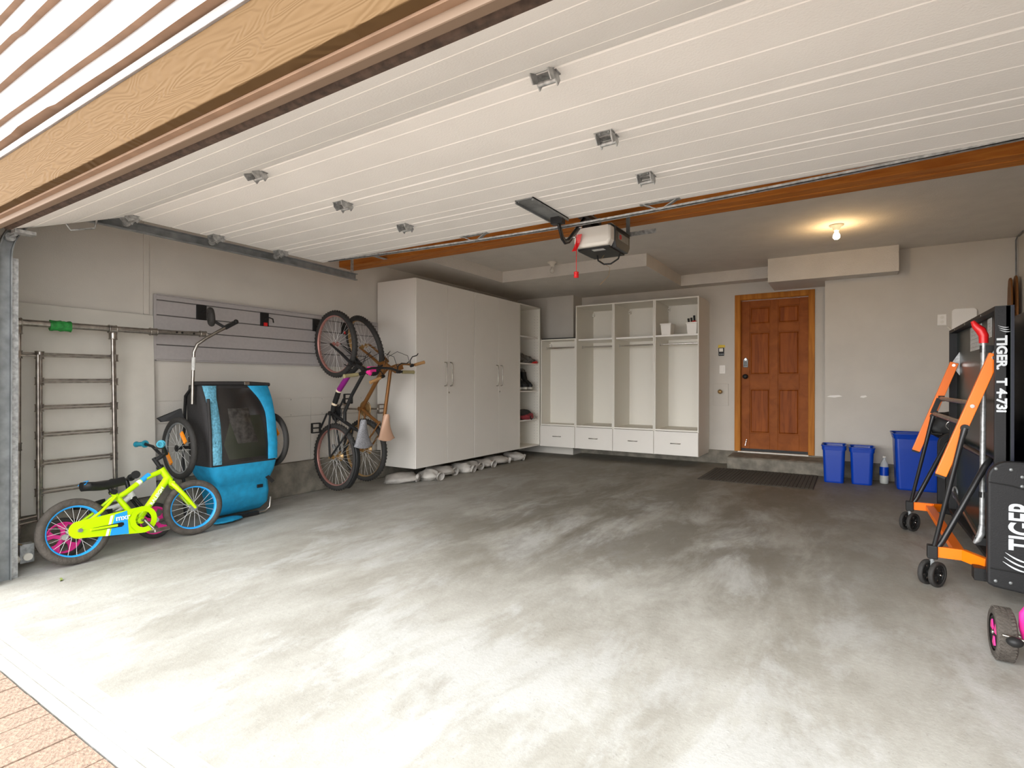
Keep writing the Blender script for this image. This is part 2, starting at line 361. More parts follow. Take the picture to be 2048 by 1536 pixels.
# back wall with the opening for the door
wb = sroot('wall_back', (-1.5, YB, 0), 'grey beige back wall of the garage')
box('wall_panel', 'wall', wb, -4.8, -1.31, YB, YB+.14, .185, 2.70)
box('wall_panel', 'wall', wb, -.415, -.25, YB, YB+.14, .185, 2.70)
box('wall_panel', 'wall', wb, -1.31, -.415, YB, YB+.14, 2.29, 2.70)
box('concrete_curb', 'curb', wb, -3.7, -.25, YB-.03, YB+.14, 0, .186, .012)
box('chimney_chase', 'wall', wb, -4.8, -3.65, 7.62, YB+.02, 0, 2.70)
box('jog_wall', 'wall', wb, -.255, 1.60, YJ, YB+.14, .196, 2.70)
box('jog_curb', 'curb', wb, -.255, 1.60, YJ+.012, YB+.14, 0, .19)
box('sill_gap', 'dark', wb, -.25, 1.55, YJ+.02, YB, .188, .198)
for x0, w in ((-.235, .16), (.10, .07)):
    MB().prism([(x0, YJ-.0008, .955), (x0+w*.5, YJ-.0008, .948), (x0+w, YJ-.0008, .962), (x0+w*.8, YJ-.0008, .978), (x0+w*.2, YJ-.0008, .972)], (0, .0012, 0)).build('paint_scuff', 'whitein2', wb)
# right wall
struct(MB().box(XR, XR+.12, .93, 8.1, 0, 2.70).build('wall_right', 'wall'), 'plain right wall of the garage')
struct(MB().box(-4.8, 1.6, .95, 8.1, ZC, ZC+.12).build('ceiling', 'ceil'), 'textured beige garage ceiling')
# soffits
struct(MB().box(XL, -4.03, 4.14, YB, 2.487, ZC+.01).build('trim_1', 'ceil'), 'dropped soffit along the left wall above the tall cabinets')
struct(MB().box(-4.03, -2.02, 6.18, YB, 2.487, ZC+.01).build('trim_2', 'ceil'), 'wide dropped ceiling box above the open lockers')
struct(MB().box(-2.02, -.853, 7.70, YB, 2.487, ZC+.01).build('trim_3', 'ceil'), 'narrow soffit between the two ceiling boxes')
struct(MB().box(-.853, .453, 7.245, YB, 2.350, ZC+.01).build('trim_4', 'ceil'), 'short deep ceiling box above the brown door')
# front wall: header, jambs, siding
wf = sroot('wall_front', (-1.55, .93, 0), 'front wall with lapped siding above the garage opening')
box('header', 'stop', wf, -4.8, 1.6, .905, .985, 1.932, 3.3)
box('pier', 'wall', wf, -4.8, -3.90, .89, .985, 0, 1.932)
box('pier', 'wall', wf, .79, 1.6, .89, .985, 0, 1.932)
box('header_trim', 'trim', wf, -4.4, 1.3, .868, .906, 1.93, 2.150, .003)
box('side_trim', 'trim', wf, -4.12, -3.93, .855, .892, 0, 1.93, .003)
box('side_trim', 'trim', wf, .83, 1.02, .855, .892, 0, 1.93, .003)
box('side_stop', 'stop', wf, -3.93, -3.895, .90, .965, 0, 1.93)
box('side_stop', 'stop', wf, .785, .83, .90, .965, 0, 1.93)
box('head_stop', 'stop', wf, -3.93, .83, .928, .962, 1.899, 1.933, .004)
box('head_seal', 'sidetan', wf, -3.93, .83, .905, .929, 1.922, 1.933)
box('flashing', 'siding', wf, -4.4, 1.3, .860, .906, 2.150, 2.181, .002)
zs = [2.190, 2.286, 2.452, 2.622, 2.768, 2.93, 3.09, 3.25]
for i in range(len(zs)-1):
    # clapboard: wavy lower edge, thick bottom with reflected light coloured in as tan, tilted face
    x = -4.8; secs = []; sec2 = []
    ph = random.uniform(0, 6)
    while x <= 1.6:
        w = .003*math.sin(x*2.6+ph)+.0015*math.sin(x*9+ph*2)+(.010 if math.sin(x*1.7+ph*3) > .93 else 0)
        z0 = zs[i]+w; yo = .836+.003*math.sin(x*3+ph)
        secs.append([Vector((x, yo, z0)), Vector((x, yo+.030, zs[i+1]+.03)), Vector((x, .906, zs[i+1]+.03)), Vector((x, .906, z0))])
        x += .08
    b = MB().loft(secs, smooth=False); o = b.build('siding_board', 'siding', wf)
    o.data.materials.append(M['sidetan'])
    for p in o.data.polygons:
        if p.normal.z < -.7: p.material_index = 1
# ---------------------------------------------------------------- wooden beam
bm_ = sroot('trim_5', (-1.6, 4.04, 2.355), 'brown fir beam across the ceiling behind the garage door')
box('beam_ply', 'beam', bm_, XL, XR, 3.94, 4.038, 2.355, ZC, .004)
box('beam_ply', 'beam', bm_, XL, XR, 4.042, 4.14, 2.352, ZC, .004)
MB().cyl((-.93, 3.941, 2.47), (-.93, 3.93, 2.47), .012, n=8).build('bolt', 'track', bm_)
# ---------------------------------------------------------------- sectional garage door, open overhead
gd = sroot('door_2', (-1.55, 2.0, 2.1), 'white sectional garage door rolled up overhead')
GX0, GX1, GZ = -3.88, .78, 2.150
def section(p0, p1, last=False):
    (y0, z0), (y1, z1) = p0, p1
    d = Vector((0, y1-y0, z1-z0)); Ls = d.length; d.normalize(); nrm = Vector((0, -d.z, d.y))   # up side
    P = []
    g = .006
    def at(s, h): return Vector((0, y0, z0))+d*s+nrm*h
    P.append(at(.002, .006)); P.append(at(.008, 0))
    for fr in (.16, .49, .83):
        s = fr*Ls; P += [at(s-.004, 0), at(s-.0015, .004), at(s+.0015, .004), at(s+.004, 0)]
    P += [at(Ls-.008, 0), at(Ls-.002, .006), at(Ls-.002, .045), at(.002, .045)]
    return MB().prism([(GX0, p.y, p.z) for p in P], (GX1-GX0, 0, 0)).build('door_section', 'gdoor', gd)
pts = [(1.030, 1.930), (1.590, 2.150), (2.135, 2.150), (2.650, 2.150), (3.105, 2.150)]
secs = [section(pts[i], pts[i+1]) for i in range(4)]
# bottom retainer: rusty rail on the leading edge
d0 = Vector((0, .56, .220)).normalized(); n0 = Vector((0, -d0.z, d0.y)); b0 = Vector((0, 1.030, 1.930))
q = [b0+d0*.004-n0*.001, b0-d0*.012+n0*.006, b0-d0*.020+n0*.022, b0-d0*.012+n0*.040, b0+d0*.004+n0*.046]
MB().prism([(GX0, p.y, p.z) for p in q], (GX1-GX0, 0, 0)).build('bottom_retainer', 'rust', secs[0])
def hinge(x, y):
    h = MB(); z = GZ
    h.box(x-.040, x+.040, y-.045, y-.006, z-.004, z); h.box(x-.040, x+.040, y+.006, y+.040, z-.004, z)
    for sx in (-.036, .032):
        h.prism([(x+sx, y-.045, z-.003), (x+sx, y+.030, z-.003), (x+sx, y+.045, z-.020), (x+sx, y+.028, z-.046), (x+sx, y+.008, z-.030), (x+sx, y-.020, z-.046), (x+sx, y-.040, z-.026)], (.004, 0, 0))
    h.cyl((x-.034, y+.018, z-.028), (x+.034, y+.018, z-.028), .010, n=10)
    for dx in (-.02, .02): h.cyl((x+dx, y-.03, z-.008), (x+dx, y-.03, z-.003), .006, n=6)
    return h
for si, y in ((0, 1.59), (1, 2.135), (2, 2.65)):
    for x in (-2.50, -.870): hinge(x, y).build('hinge', 'galv', secs[si])
    for x in (GX0+.05,): # end hinge with roller
        r = hinge(x, y); r.cyl((x-.03, y+.018, GZ-.028), (x-.095, y+.018, GZ-.028), .006, n=8); r.disc((x-.088, y+.018, GZ-.028), (1, 0, 0), .022, .012)
        r.build('roller_hinge', 'galv', secs[si])
r = MB().box(GX0-.002, GX0+.06, 1.04, 1.13, 1.915, 1.934); r.cyl((GX0+.02, 1.055, 1.91), (GX0-.09, 1.055, 1.91), .008, n=8); r.disc((GX0-.07, 1.055, 1.91), (1, 0, 0), .024, .016)
r.build('bottom_bracket', 'galv', secs[0])
MB().tube([(GX0+.01, 1.28, 2.025), (GX0+.01, 1.30, 1.995), (GX0+.01, 1.42, 2.035), (GX0+.01, 1.43, 2.085)], .006, 6).build('lift_handle', 'galv', secs[0])
# truss rod with two V struts on the top section
tr = MB(); N = 24
for i in range(N):
    f0, f1 = i/N, (i+1)/N
    def zz(f): return 2.148-.05*(1-abs(2*f-1)**1.6)
    a = Vector((-3.80+4.5*f0, 3.09, zz(f0))); b = Vector((-3.80+4.5*f1, 3.09, zz(f1)))
    tr.bar(a, b, .024, .004, up=(0, 0, 1)); tr.bar(a+Vector((0, -.010, .006)), b+Vector((0, -.010, .006)), .004, .016, up=(0, 0, 1))
tr.build('truss_rod', 'galv', secs[3])
for x in (-2.245, -.928):
    v = MB().box(x-.115, x+.115, 3.055, 3.095, 2.146, 2.150)
    v.bar((x-.10, 3.075, 2.148), (x, 3.09, 2.104), .026, .004, up=(0, 0, 1)); v.bar((x+.10, 3.075, 2.148), (x, 3.09, 2.104), .026, .004, up=(0, 0, 1))
    v.build('strut_bracket', 'galv', secs[3])
# opener bracket plate on the door
pl = MB().box(-1.625, -1.505, 2.62, 3.07, 2.143, 2.149).box(-1.625, -1.617, 2.62, 3.07, 2.130, 2.149).box(-1.513, -1.505, 2.62, 3.07, 2.130, 2.149)
for x in (-1.61, -1.52):
    for y in (2.635, 3.05): pl.cyl((x, y, 2.145), (x, y, 2.136), .006, n=6)
pl.build('opener_plate', 'track', secs[3])
# ---------------------------------------------------------------- tracks
def track_mesh(x, sgn):
    # C profile swept along vertical - curve - horizontal; sgn=+1 opens to +x
    path = [(1.035, 0.0), (1.035, .6), (1.035, 1.2), (1.035, 1.80)]
    for i in range(1, 11):
        a = rad(180-90*i/10); path.append((1.385+.35*math.cos(a), 1.80+.322*math.sin(a)))
    path += [(2.2, 2.122), (2.9, 2.122), (3.55, 2.110)]
    prf = [(0, -.030), (.034*sgn, -.030), (.034*sgn, -.024), (.004*sgn, -.026), (.004*sgn, .026), (.034*sgn, .024), (.034*sgn, .030), (0, .030)]
    secs = []
    for i, (y, z) in enumerate(path):
        a = path[max(i-1, 0)]; b = path[min(i+1, len(path)-1)]; t = Vector((0, b[0]-a[0], b[1]-a[1])).normalized(); nn = Vector((0, -t.z, t.y))
        secs.append([Vector((x+px, y, z))+nn*pn for px, pn in prf])
    return MB().loft(secs, smooth=False)
for nm, x, sg, lab in (('garage_track', -3.985, 1, 'galvanised roller track on the left side of the garage door'), ('garage_track', .885, -1, 'galvanised roller track on the right side of the garage door')):
    t = thing(nm, lab, 'door track', (x, 1.035, 0), 'garage door tracks')
    s0 = track_mesh(x, sg).build('rail', 'track', t)
    MB().box(min(x, x-.004*sg), max(x, x-.004*sg), .985, 1.10, 0.0, 1.80).box(min(x-.004*sg, x+.075*sg), max(x-.004*sg, x+.075*sg), .985, .991, 0.0, 1.78).build('wall_angle', 'galv', t)
    for z in (.45, 1.0, 1.68, 1.72): MB().cyl((x, 1.0, z), (x+.012*sg, 1.0, z), .007, n=8).build('bolt', 'chrome', t)
    h = MB().box(min(x, x+.003*sg), max(x, x+.003*sg), 3.49, 3.525, 2.09, 2.36); h.box(x-.02, x+.03, 3.49, 3.94, 2.357, 2.361); h.build('hanger_strap', 'galv', t)
# photo eye sensor and conduit by the track foot
ps = thing('door_sensor', 'small grey photo sensor with conduit at the track foot', 'sensor', (-4.2, 1.2, 0))
MB().box(-4.23, -4.17, 1.16, 1.23, .02, .135).build('housing', 'galv', ps, .006)
MB().cyl((-4.17, 1.195, .06), (-4.155, 1.195, .06), .022, n=14).build('lens', 'porcelain', ps)
MB().tube([(-4.20, 1.17, .05), (-4.15, 1.10, .045), (-4.06, 1.06, .05)], .022, 8).build('conduit', 'porcelain', ps)
MB().tube([(-4.20, 1.19, .12), (-4.13, 1.13, .16), (-4.07, 1.08, .10), (-4.02, 1.06, .14)], .004, 6).build('wire', 'brass', ps)
# ---------------------------------------------------------------- opener
OX = -1.55
op = thing('garage_opener', 'white and charcoal garage door opener hanging below the beam', 'door opener', (OX, 3.7, 2.06))
MB().prism([(OX-.14, 3.53, 2.215), (OX-.14, 3.53, 2.12), (OX-.135, 3.56, 2.075), (OX-.10, 3.60, 2.07), (OX-.10, 3.62, 2.225), (OX-.14, 3.60, 2.225)], (.0, 0, 0)) if False else None
lens = MB(); secs_ = []
for y, k in ((3.525, .9), (3.535, 1.0), (3.60, 1.0)):
    w = .140*k
    secs_.append([Vector((OX-w, y, 2.212)), Vector((OX+w, y, 2.212)), Vector((OX+w, y, 2.115)), Vector((OX+w*.86, y, 2.078+(.02 if k < 1 else 0))), Vector((OX-w*.86, y, 2.078+(.02 if k < 1 else 0))), Vector((OX-w, y, 2.115))])
lens.loft(secs_, smooth=False).build('light_lens', 'openerwhite', op, .008)
bd = MB().prism([(OX+.148, 3.60, 2.222), (OX+.148, 3.60, 2.115), (OX+.148, 3.625, 2.072), (OX+.148, 3.86, 2.072), (OX+.148, 3.90, 2.115), (OX+.148, 3.90, 2.20), (OX+.148, 3.875, 2.222)], (-.296, 0, 0)).build('motor_housing', 'openerdark', op, .006)
MB().box(OX-.12, OX+.12, 3.56, 3.86, 2.062, 2.074).build('base_plate', 'black', op)
MB().box(OX-.02, OX+.07, 3.575, 3.62, 2.0605, 2.063).build('sticker', 'paper', bd)
box('logo_plate', 'track', bd, OX+.1475, OX+.1495, 3.66, 3.86, 2.135, 2.185)
MB().torus((OX+.149, 3.70, 2.158), (1, 0, 0), .014, .004, 16, 6).build('logo_ring', 'red', bd)
for k in range(3): box('vent_rib', 'black', bd, OX+.147, OX+.151, 3.62, 3.89, 2.192+k*.009, 2.196+k*.009)
MB().box(OX-.022, OX+.022, 1.05, 3.62, 2.262, 2.285).build('rail', 'track', op)
MB().box(OX-.035, OX+.035, 3.10, 3.62, 2.24, 2.262).box(OX-.09, OX-.02, 3.55, 3.62, 2.22, 2.33).build('trolley', 'black', op)
for dx in (-.12, .12):
    s = MB().bar((OX+dx, 3.56, 2.228), (OX+dx, 3.98, 2.232), .03, .004, up=(0, 0, 1)).bar((OX+dx, 3.935, 2.235), (OX+dx, 3.935, 2.40), .03, .004, up=(0, 1, 0))
    s.build('hanger_angle', 'track', op)
    for k in range(5): MB().cyl((OX+dx, 3.66+k*.07, 2.2255), (OX+dx, 3.66+k*.07, 2.2275), .006, n=6).build('bolt', 'chrome', op)
MB().bar((OX+.10, 3.95, 2.24), (OX+.33, 3.95, 2.24), .004, .032, up=(0, 0, 1)).build('perforated_angle', 'galv', op)
MB().tube([(OX, 3.01, 2.135), (OX, 3.03, 2.09), (OX, 3.07, 2.03), (OX, 3.11, 2.012), (OX, 3.16, 2.03), (OX, 3.27, 2.12), (OX, 3.42, 2.245)], .016, 6, prof=[(-1, -.35), (1, -.35), (1, .35), (-1, .35)]).build('door_arm', 'blackm', op)
MB().box(OX-.04, OX+.04, 2.985, 3.03, 2.10, 2.146).build('arm_clevis', 'blackm', op)
for p in ((3.2, 2.06), (3.3, 2.15), (3.02, 2.12)): MB().cyl((OX-.02, p[0], p[1]), (OX+.03, p[0], p[1]), .008, n=8).build('arm_bolt', 'chrome', op)
MB().tube([(OX-.05, 3.75, 2.06), (OX-.04, 3.74, 2.02), (OX+.01, 3.73, 1.985), (OX+.06, 3.74, 1.985), (OX+.11, 3.76, 2.02), (OX+.12, 3.77, 2.06)], .006, 6).build('power_cable', 'black', op)
MB().tube([(OX, 3.76, 2.06), (OX-.03, 3.75, 2.02), (OX+.05, 3.75, 1.96), (OX+.04, 3.75, 1.90), (OX-.03, 3.75, 1.84)], .0015, 4).build('antenna_wire', 'brass', op)
rl = thing('release_cord', 'red emergency release tag and cord hanging from the opener', 'release cord', (-1.655, 3.50, 1.85))
MB().cyl((-1.655, 3.50, 2.24), (-1.655, 3.50, 1.90), .0025, n=6).build('cord', 'red', rl)
MB().lathe([(0, 0), (.018, .002), (.018, .010), (.013, .013), (.018, .016), (.018, .026), (.013, .029), (.018, .032), (.018, .042), (0, .046)], (-1.655, 3.50, 1.858), n=14).build('knob', 'red', rl)
MB().loft([[Vector((-1.69+.012*i+dx, 3.497+.01*math.sin(i), 2.05+.028*i)) for dx in (0, .035)]+[Vector((-1.69+.012*i+dx, 3.4985+.01*math.sin(i), 2.05+.028*i)) for dx in (.035, 0)] for i in range(5)], smooth=False).build('tag', 'red', rl)
# ---------------------------------------------------------------- ceiling bulbs
def bulb(loc, lit, lab):
    t = thing('ceiling_bulb', lab, 'light bulb', loc, 'bare bulbs on the ceiling')
    x, y, z = loc
    MB().lathe([(0, 0), (.062, 0), (.060, -.010), (.040, -.018), (.026, -.045), (.022, -.058), (0, -.058)], loc, n=24).build('lampholder', 'porcelain', t)
    MB().lathe([(.014, -.056), (.015, -.072), (.024, -.085), (.031, -.105), (.029, -.122), (.018, -.136), (0, -.140)], loc, n=20).build('bulb', 'lampon' if lit else 'lampoff', t)
    if lit:
        l = bpy.data.lights.new('bulb_light', 'POINT'); l.energy = 2.2; l.color = (1, .62, .27); l.shadow_soft_size = .03
        lo = bpy.data.objects.new('bulb_light', l); COL.objects.link(lo); lo.parent = t; lo.location = (0, 0, -.175)
bulb((-.112, 6.04, ZC), True, 'lit bare bulb on the ceiling in front of the brown door')
bulb((-3.18, 6.02, ZC), False, 'unlit bare bulb on the ceiling near the tall cabinets')
# ================================================================ BACK OF THE GARAGE
# wooden six panel door
dr = sroot('door_1', (-.86, YB, .19), 'reddish brown six panel wooden door')
DX0, DX1, DZ0, DZ1, DY = -1.272, -.452, .225, 2.245, 7.985
# casing
for x0, x1 in ((-1.344, -1.272), (-.452, -.382)): box('casing', 'casing', dr, x0, x1, YB-.022, YB+.0, .19, 2.327, .004); 
box('casing', 'casing', dr, -1.272, -.452, YB-.022, YB, 2.257, 2.327, .004)
for x0, x1 in ((-1.31, -1.268), (-.456, -.415)): box('jamb', 'casing', dr, x0, x1, YB-.002, YB+.14, .19, 2.29)
box('jamb', 'casing', dr, -1.31, -.415, YB-.002, YB+.14, 2.250, 2.29)
leaf = box('door_leaf', 'doorwood2', dr, DX0+.004, DX1-.004, DY+.012, DY+.045, DZ0, DZ1)
W_, H_ = DX1-DX0, DZ1-DZ0
cx = [0, .13, .44, .56, .87, 1]; cz = [0, .105, .405, .500, .785, .840, .955, 1]
for i in (0, 2, 4): box('stile', 'doorwood2', leaf, DX0+.004+cx[i]*(W_-.008), DX0+.004+cx[i+1]*(W_-.008), DY-.004, DY+.013, DZ0, DZ1, .003)
for j in (0, 2, 4, 6):
    for a, b in ((1, 2), (3, 4)): box('door_rail', 'doorwood2', leaf, DX0+.004+cx[a]*(W_-.008), DX0+.004+cx[b]*(W_-.008), DY-.004, DY+.013, DZ0+cz[j]*H_, DZ0+cz[j+1]*H_, .003)
for j in (1, 3, 5):
    for a, b in ((1, 2), (3, 4)):
        x0, x1 = DX0+.004+cx[a]*(W_-.008), DX0+.004+cx[b]*(W_-.008); z0, z1 = DZ0+cz[j]*H_, DZ0+cz[j+1]*H_
        m_ = MB(); e = .026
        m_.loft([[Vector((x, DY+.011, z)) for x, z in ((x0+.012, z0+.012), (x1-.012, z0+.012), (x1-.012, z1-.012), (x0+.012, z1-.012))], [Vector((x, DY-.001, z)) for x, z in ((x0+e, z0+e), (x1-e, z0+e), (x1-e, z1-e), (x0+e, z1-e))]], smooth=False)
        m_.build('door_panel', 'doorwood', leaf)
MB().box(DX0+.005, DX1-.005, DY-.012, DY+.05, .19, .222).build('door_sweep', 'black', dr)
box('threshold', 'porcelain', dr, -1.30, -.45, YB-.03, YB+.10, .178, .192)
k = MB().lathe([(0, 0), (.030, 0), (.030, -.012), (.014, -.018), (.014, -.035), (.030, -.045), (.034, -.058), (.026, -.070), (0, -.073)], (DX0+.06, DY-.003, 1.21), (0, 1, 0), 18).build('door_knob', 'blackm', dr)
d = MB().prism([(DX0+.03, DY-.004, 1.335), (DX0+.09, DY-.004, 1.335), (DX0+.092, DY-.004, 1.44), (DX0+.06, DY-.004, 1.475), (DX0+.028, DY-.004, 1.44)], (0, -.022, 0)).build('keypad_lock', 'track', dr, .006)
MB().disc((DX0+.06, DY-.027, 1.445), (0, 1, 0), .012, .004).build('lock_button', 'chrome', d)
for i in range(3):
    for j in range(2): box('lock_key', 'black', d, DX0+.042+j*.02, DX0+.056+j*.02, DY-.029, DY-.026, 1.35+i*.024, 1.366+i*.024)
MB().cyl((DX0+.075, DY-.004, .345), (DX0+.075, DY-.03, .335), .006, n=8).cyl((DX0+.075, DY-.02, .35), (DX0+.06, DY-.026, .275), .006, n=8).cyl((DX0+.06, DY-.026, .275), (DX0+.06, DY-.028, .262), .014, n=12).build('kick_down_stop', 'chrome', dr)
# concrete step
st = MB().prism([(-1.36, 7.47, 0), (-1.36, 7.47, .145), (-1.36, 7.50, .160), (-1.36, YB-.03, .172), (-1.36, YB-.03, 0)], (1.10, 0, 0)).build('trim_6', 'curb', bevel=.008)
struct(st, 'rough concrete step in front of the brown door')
# rubber mat
mt = thing('door_mat', 'dark ribbed rubber mat on the floor before the step', 'mat', (-.91, 6.94, 0))
box('mat_base', 'matrub', mt, -1.50, -.32, 6.45, 7.43, .0, .007, .003)
rb = MB(); n = 30
for i in range(n):
    y = 6.47+i*(.94/(n-1))
    for j in range(30):
        x = -1.485+j*.0388; rb.box(x, x+.030, y-.010, y+.010, .006, .012)
o = rb.build('rubber_links', 'matrub', mt); o['kind'] = 'stuff'
# wall fittings beside the door
kp = thing('opener_keypad', 'black opener control with yellow tape beside the door', 'wall control', (-1.519, YB, 1.5))
box('control_body', 'black', kp, -1.556, -1.484, YB-.022, YB, 1.500, 1.612, .004)
box('control_button', 'whitein', kp, -1.545, -1.495, YB-.026, YB-.021, 1.558, 1.604)
for i in range(3): box('control_key', 'track', kp, -1.546+i*.022, -1.530+i*.022, YB-.025, YB-.021, 1.515, 1.528)
MB().prism([(-1.565, YB-.003, 1.612), (-1.470, YB-.003, 1.618), (-1.474, YB-.003, 1.650), (-1.562, YB-.003, 1.655)], (0, .002, 0)).build('yellow_tape', 'yellow', kp)
sw = thing('light_switch', 'white rocker light switch below the opener control', 'light switch', (-1.506, YB, 1.25))
box('switch_plate', 'whitein2', sw, -1.545, -1.467, YB-.008, YB, 1.252, 1.368, .003)
box('rocker', 'whitein2', sw, -1.524, -1.488, YB-.013, YB-.007, 1.278, 1.342, .002)
vp = thing('valve_panel', 'square wall access panel with a brass water valve', 'access panel', (-1.52, YB, .8))
box('panel_cover', 'wall', vp, -1.625, -1.425, YB-.012, YB, .805, 1.110, .003)
MB().lathe([(.012, 0), (.012, .02), (.020, .022), (.020, .034), (.010, .036), (.010, .055), (.030, .057), (.030, .066), (0, .066)], (-1.525, YB-.012, 1.0), (0, -1, 0), 14).build('valve', 'brass', vp)
ol = thing('wall_outlet', 'white double socket on the wall right of the door', 'outlet', (.853, YJ, 1.75))
box('outlet_plate', 'whitein2', ol, .813, .893, YJ-.008, YJ, 1.755, 1.875, .003)
for z in (1.79, 1.84): MB().disc((.853, YJ-.009, z), (0, 1, 0), .017, .005, 14).build('socket', 'whitein', ol)
MB().tube([(.90, YJ-.012, 1.735), (.93, YJ-.012, 1.70), (.93, YJ-.012, 1.60)], .006, 6).build('cable_end', 'porcelain', ol)
def rrect(x0, x1, z0, z1, r, n=5):
    P = []
    for cx_, cz_, a0 in ((x1-r, z1-r, 0), (x0+r, z1-r, 90), (x0+r, z0+r, 180), (x1-r, z0+r, 270)):
        for i in range(n+1): a = rad(a0+90*i/n); P.append((cx_+r*math.cos(a), cz_+r*math.sin(a)))
    return P
wp = thing('wall_box', 'white rounded plastic box mounted on the back wall above the dark table', 'wall box', (1.04, YJ, 1.65))
MB().prism([(x, YJ-.03, z) for x, z in rrect(.935, 1.145, 1.62, 1.925, .035)], (0, .03, 0)).build('box_cover', 'whitein2', wp, .006)
MB().disc((1.10, YJ-.032, 1.80), (0, 1, 0), .008, .004, 10).build('cover_screw', 'black', wp)
cc = MB().tube([(1.455, YJ-.008, 1.30), (1.455, YJ-.008, 2.0), (1.452, YJ-.008, 2.60), (1.455, YJ-.05, 2.625), (1.45, 7.2, 2.628)], .006, 6).build('corner_cable', 'track')
tag(cc, 'thin grey cable running up the right back corner', 'cable')
for dx, hh, lab in ((0, 2.20, 'nearer wooden water ski standing in the right back corner'), (.035, 2.215, 'wooden water ski behind the other in the corner')):
    y0 = 7.405-dx
    P = []
    for w, z in ((-.06, .02), (.06, .02), (.085, .4), (.085, hh-.24), (.070, hh-.10), (.045, hh-.02), (.02, hh), (-.02, hh), (-.045, hh-.02), (-.070, hh-.10), (-.085, hh-.24), (-.085, .4)): P.append((1.385+dx, y0+w, z))
    sk = thing('water_ski', lab, 'water ski', (1.41+dx, y0, .02), 'wooden water skis')
    MB().prism(P, (.016, 0, 0)).build('ski_blade', 'ski', sk, .004)
    MB().box(1.367+dx, 1.385+dx, y0-.055, y0+.055, .9, 1.12).build('foot_binding', 'black', sk)
# recycling bins
def bin_(name, x0, x1, y0, y1, h, lab, rim=.018, tap=.06, handle=True):
    t = thing(name, lab, 'bin', ((x0+x1)/2, (y0+y1)/2, 0), 'blue recycling bins')
    cx_, cy_ = (x0+x1)/2, (y0+y1)/2; wx, wy = (x1-x0)/2, (y1-y0)/2
    def ring(k, z, o=0.):
        return [Vector((cx_+px, cy_+py, z)) for px, py in rrect(-(wx*k+o), wx*k+o, -(wy*k+o), wy*k+o, .035)]
    k0 = 1-tap*2.2
    MB().loft([ring(k0-.03, 0.0), ring(k0, .015), ring(1-tap*.6, h*.75), ring(1-tap*.35, h-.05), ring(1-tap*.35, h-.05, .006), ring(1-tap*.2, h-.004, rim*.5), ring(1-tap*.2, h-.004, -.004), ring(1-tap*.35, h-.05, -.006), ring(k0, .02, -.006)], smooth=False).build('bin_body', 'bin', t)
    rp = ring(1-tap*.2, h, rim*.5); MB().tube(rp, .007, 6, closed=True).build('bin_rim', 'bin', t)
    if handle:
        for s in (-1, 1): box('handle_grip', 'bin', t, cx_+s*(wx*.98)-.012, cx_+s*(wx*.98)+.012, cy_-.05, cy_+.05, h-.05, h-.03, .004)
    for s in (-.35, .35): MB().bar((cx_+s*wx*1.5, y0+wy*(tap*2.2), .03), (cx_+s*wx*1.7, y0+wy*tap*.5, h-.06), .012, .005, up=(0, 1, 0)).build('moulded_rib', 'bin', t)
bin_('recycling_bin', -.262, -.040, 7.02, 7.34, .415, 'small blue bin nearest the door step')
bin_('recycling_bin', .002, .225, 7.04, 7.36, .405, 'small blue bin next to the plastic bottle')
bin_('recycling_bin', .395, .80, 6.93, 7.33, .585, 'large blue bin right of the plastic bottle', .03)
bo = thing('water_bottle', 'clear plastic bottle with a blue label between the bins', 'bottle', (.325, 7.28, 0))
BL = (.325, 7.28, 0)
MB().lathe([(0, .004), (.030, 0), (.042, .01), (.043, .09), (.040, .10), (.042, .11), (.042, .19), (.036, .225), (.018, .262), (.013, .27), (.013, .285)], BL, n=20).build('bottle_body', 'clear', bo)
MB().lathe([(0, .008), (.036, .008), (.039, .03), (.039, .085), (0, .085)], BL, n=18).build('bottle_base', 'water', bo)
MB().lathe([(.0432, .095), (.0432, .19)], BL, n=20).build('bottle_label', 'bin', bo)
MB().lathe([(0, .306), (.015, .306), (.016, .285), (0, .285)], BL, n=14).build('bottle_cap', 'whitein', bo)
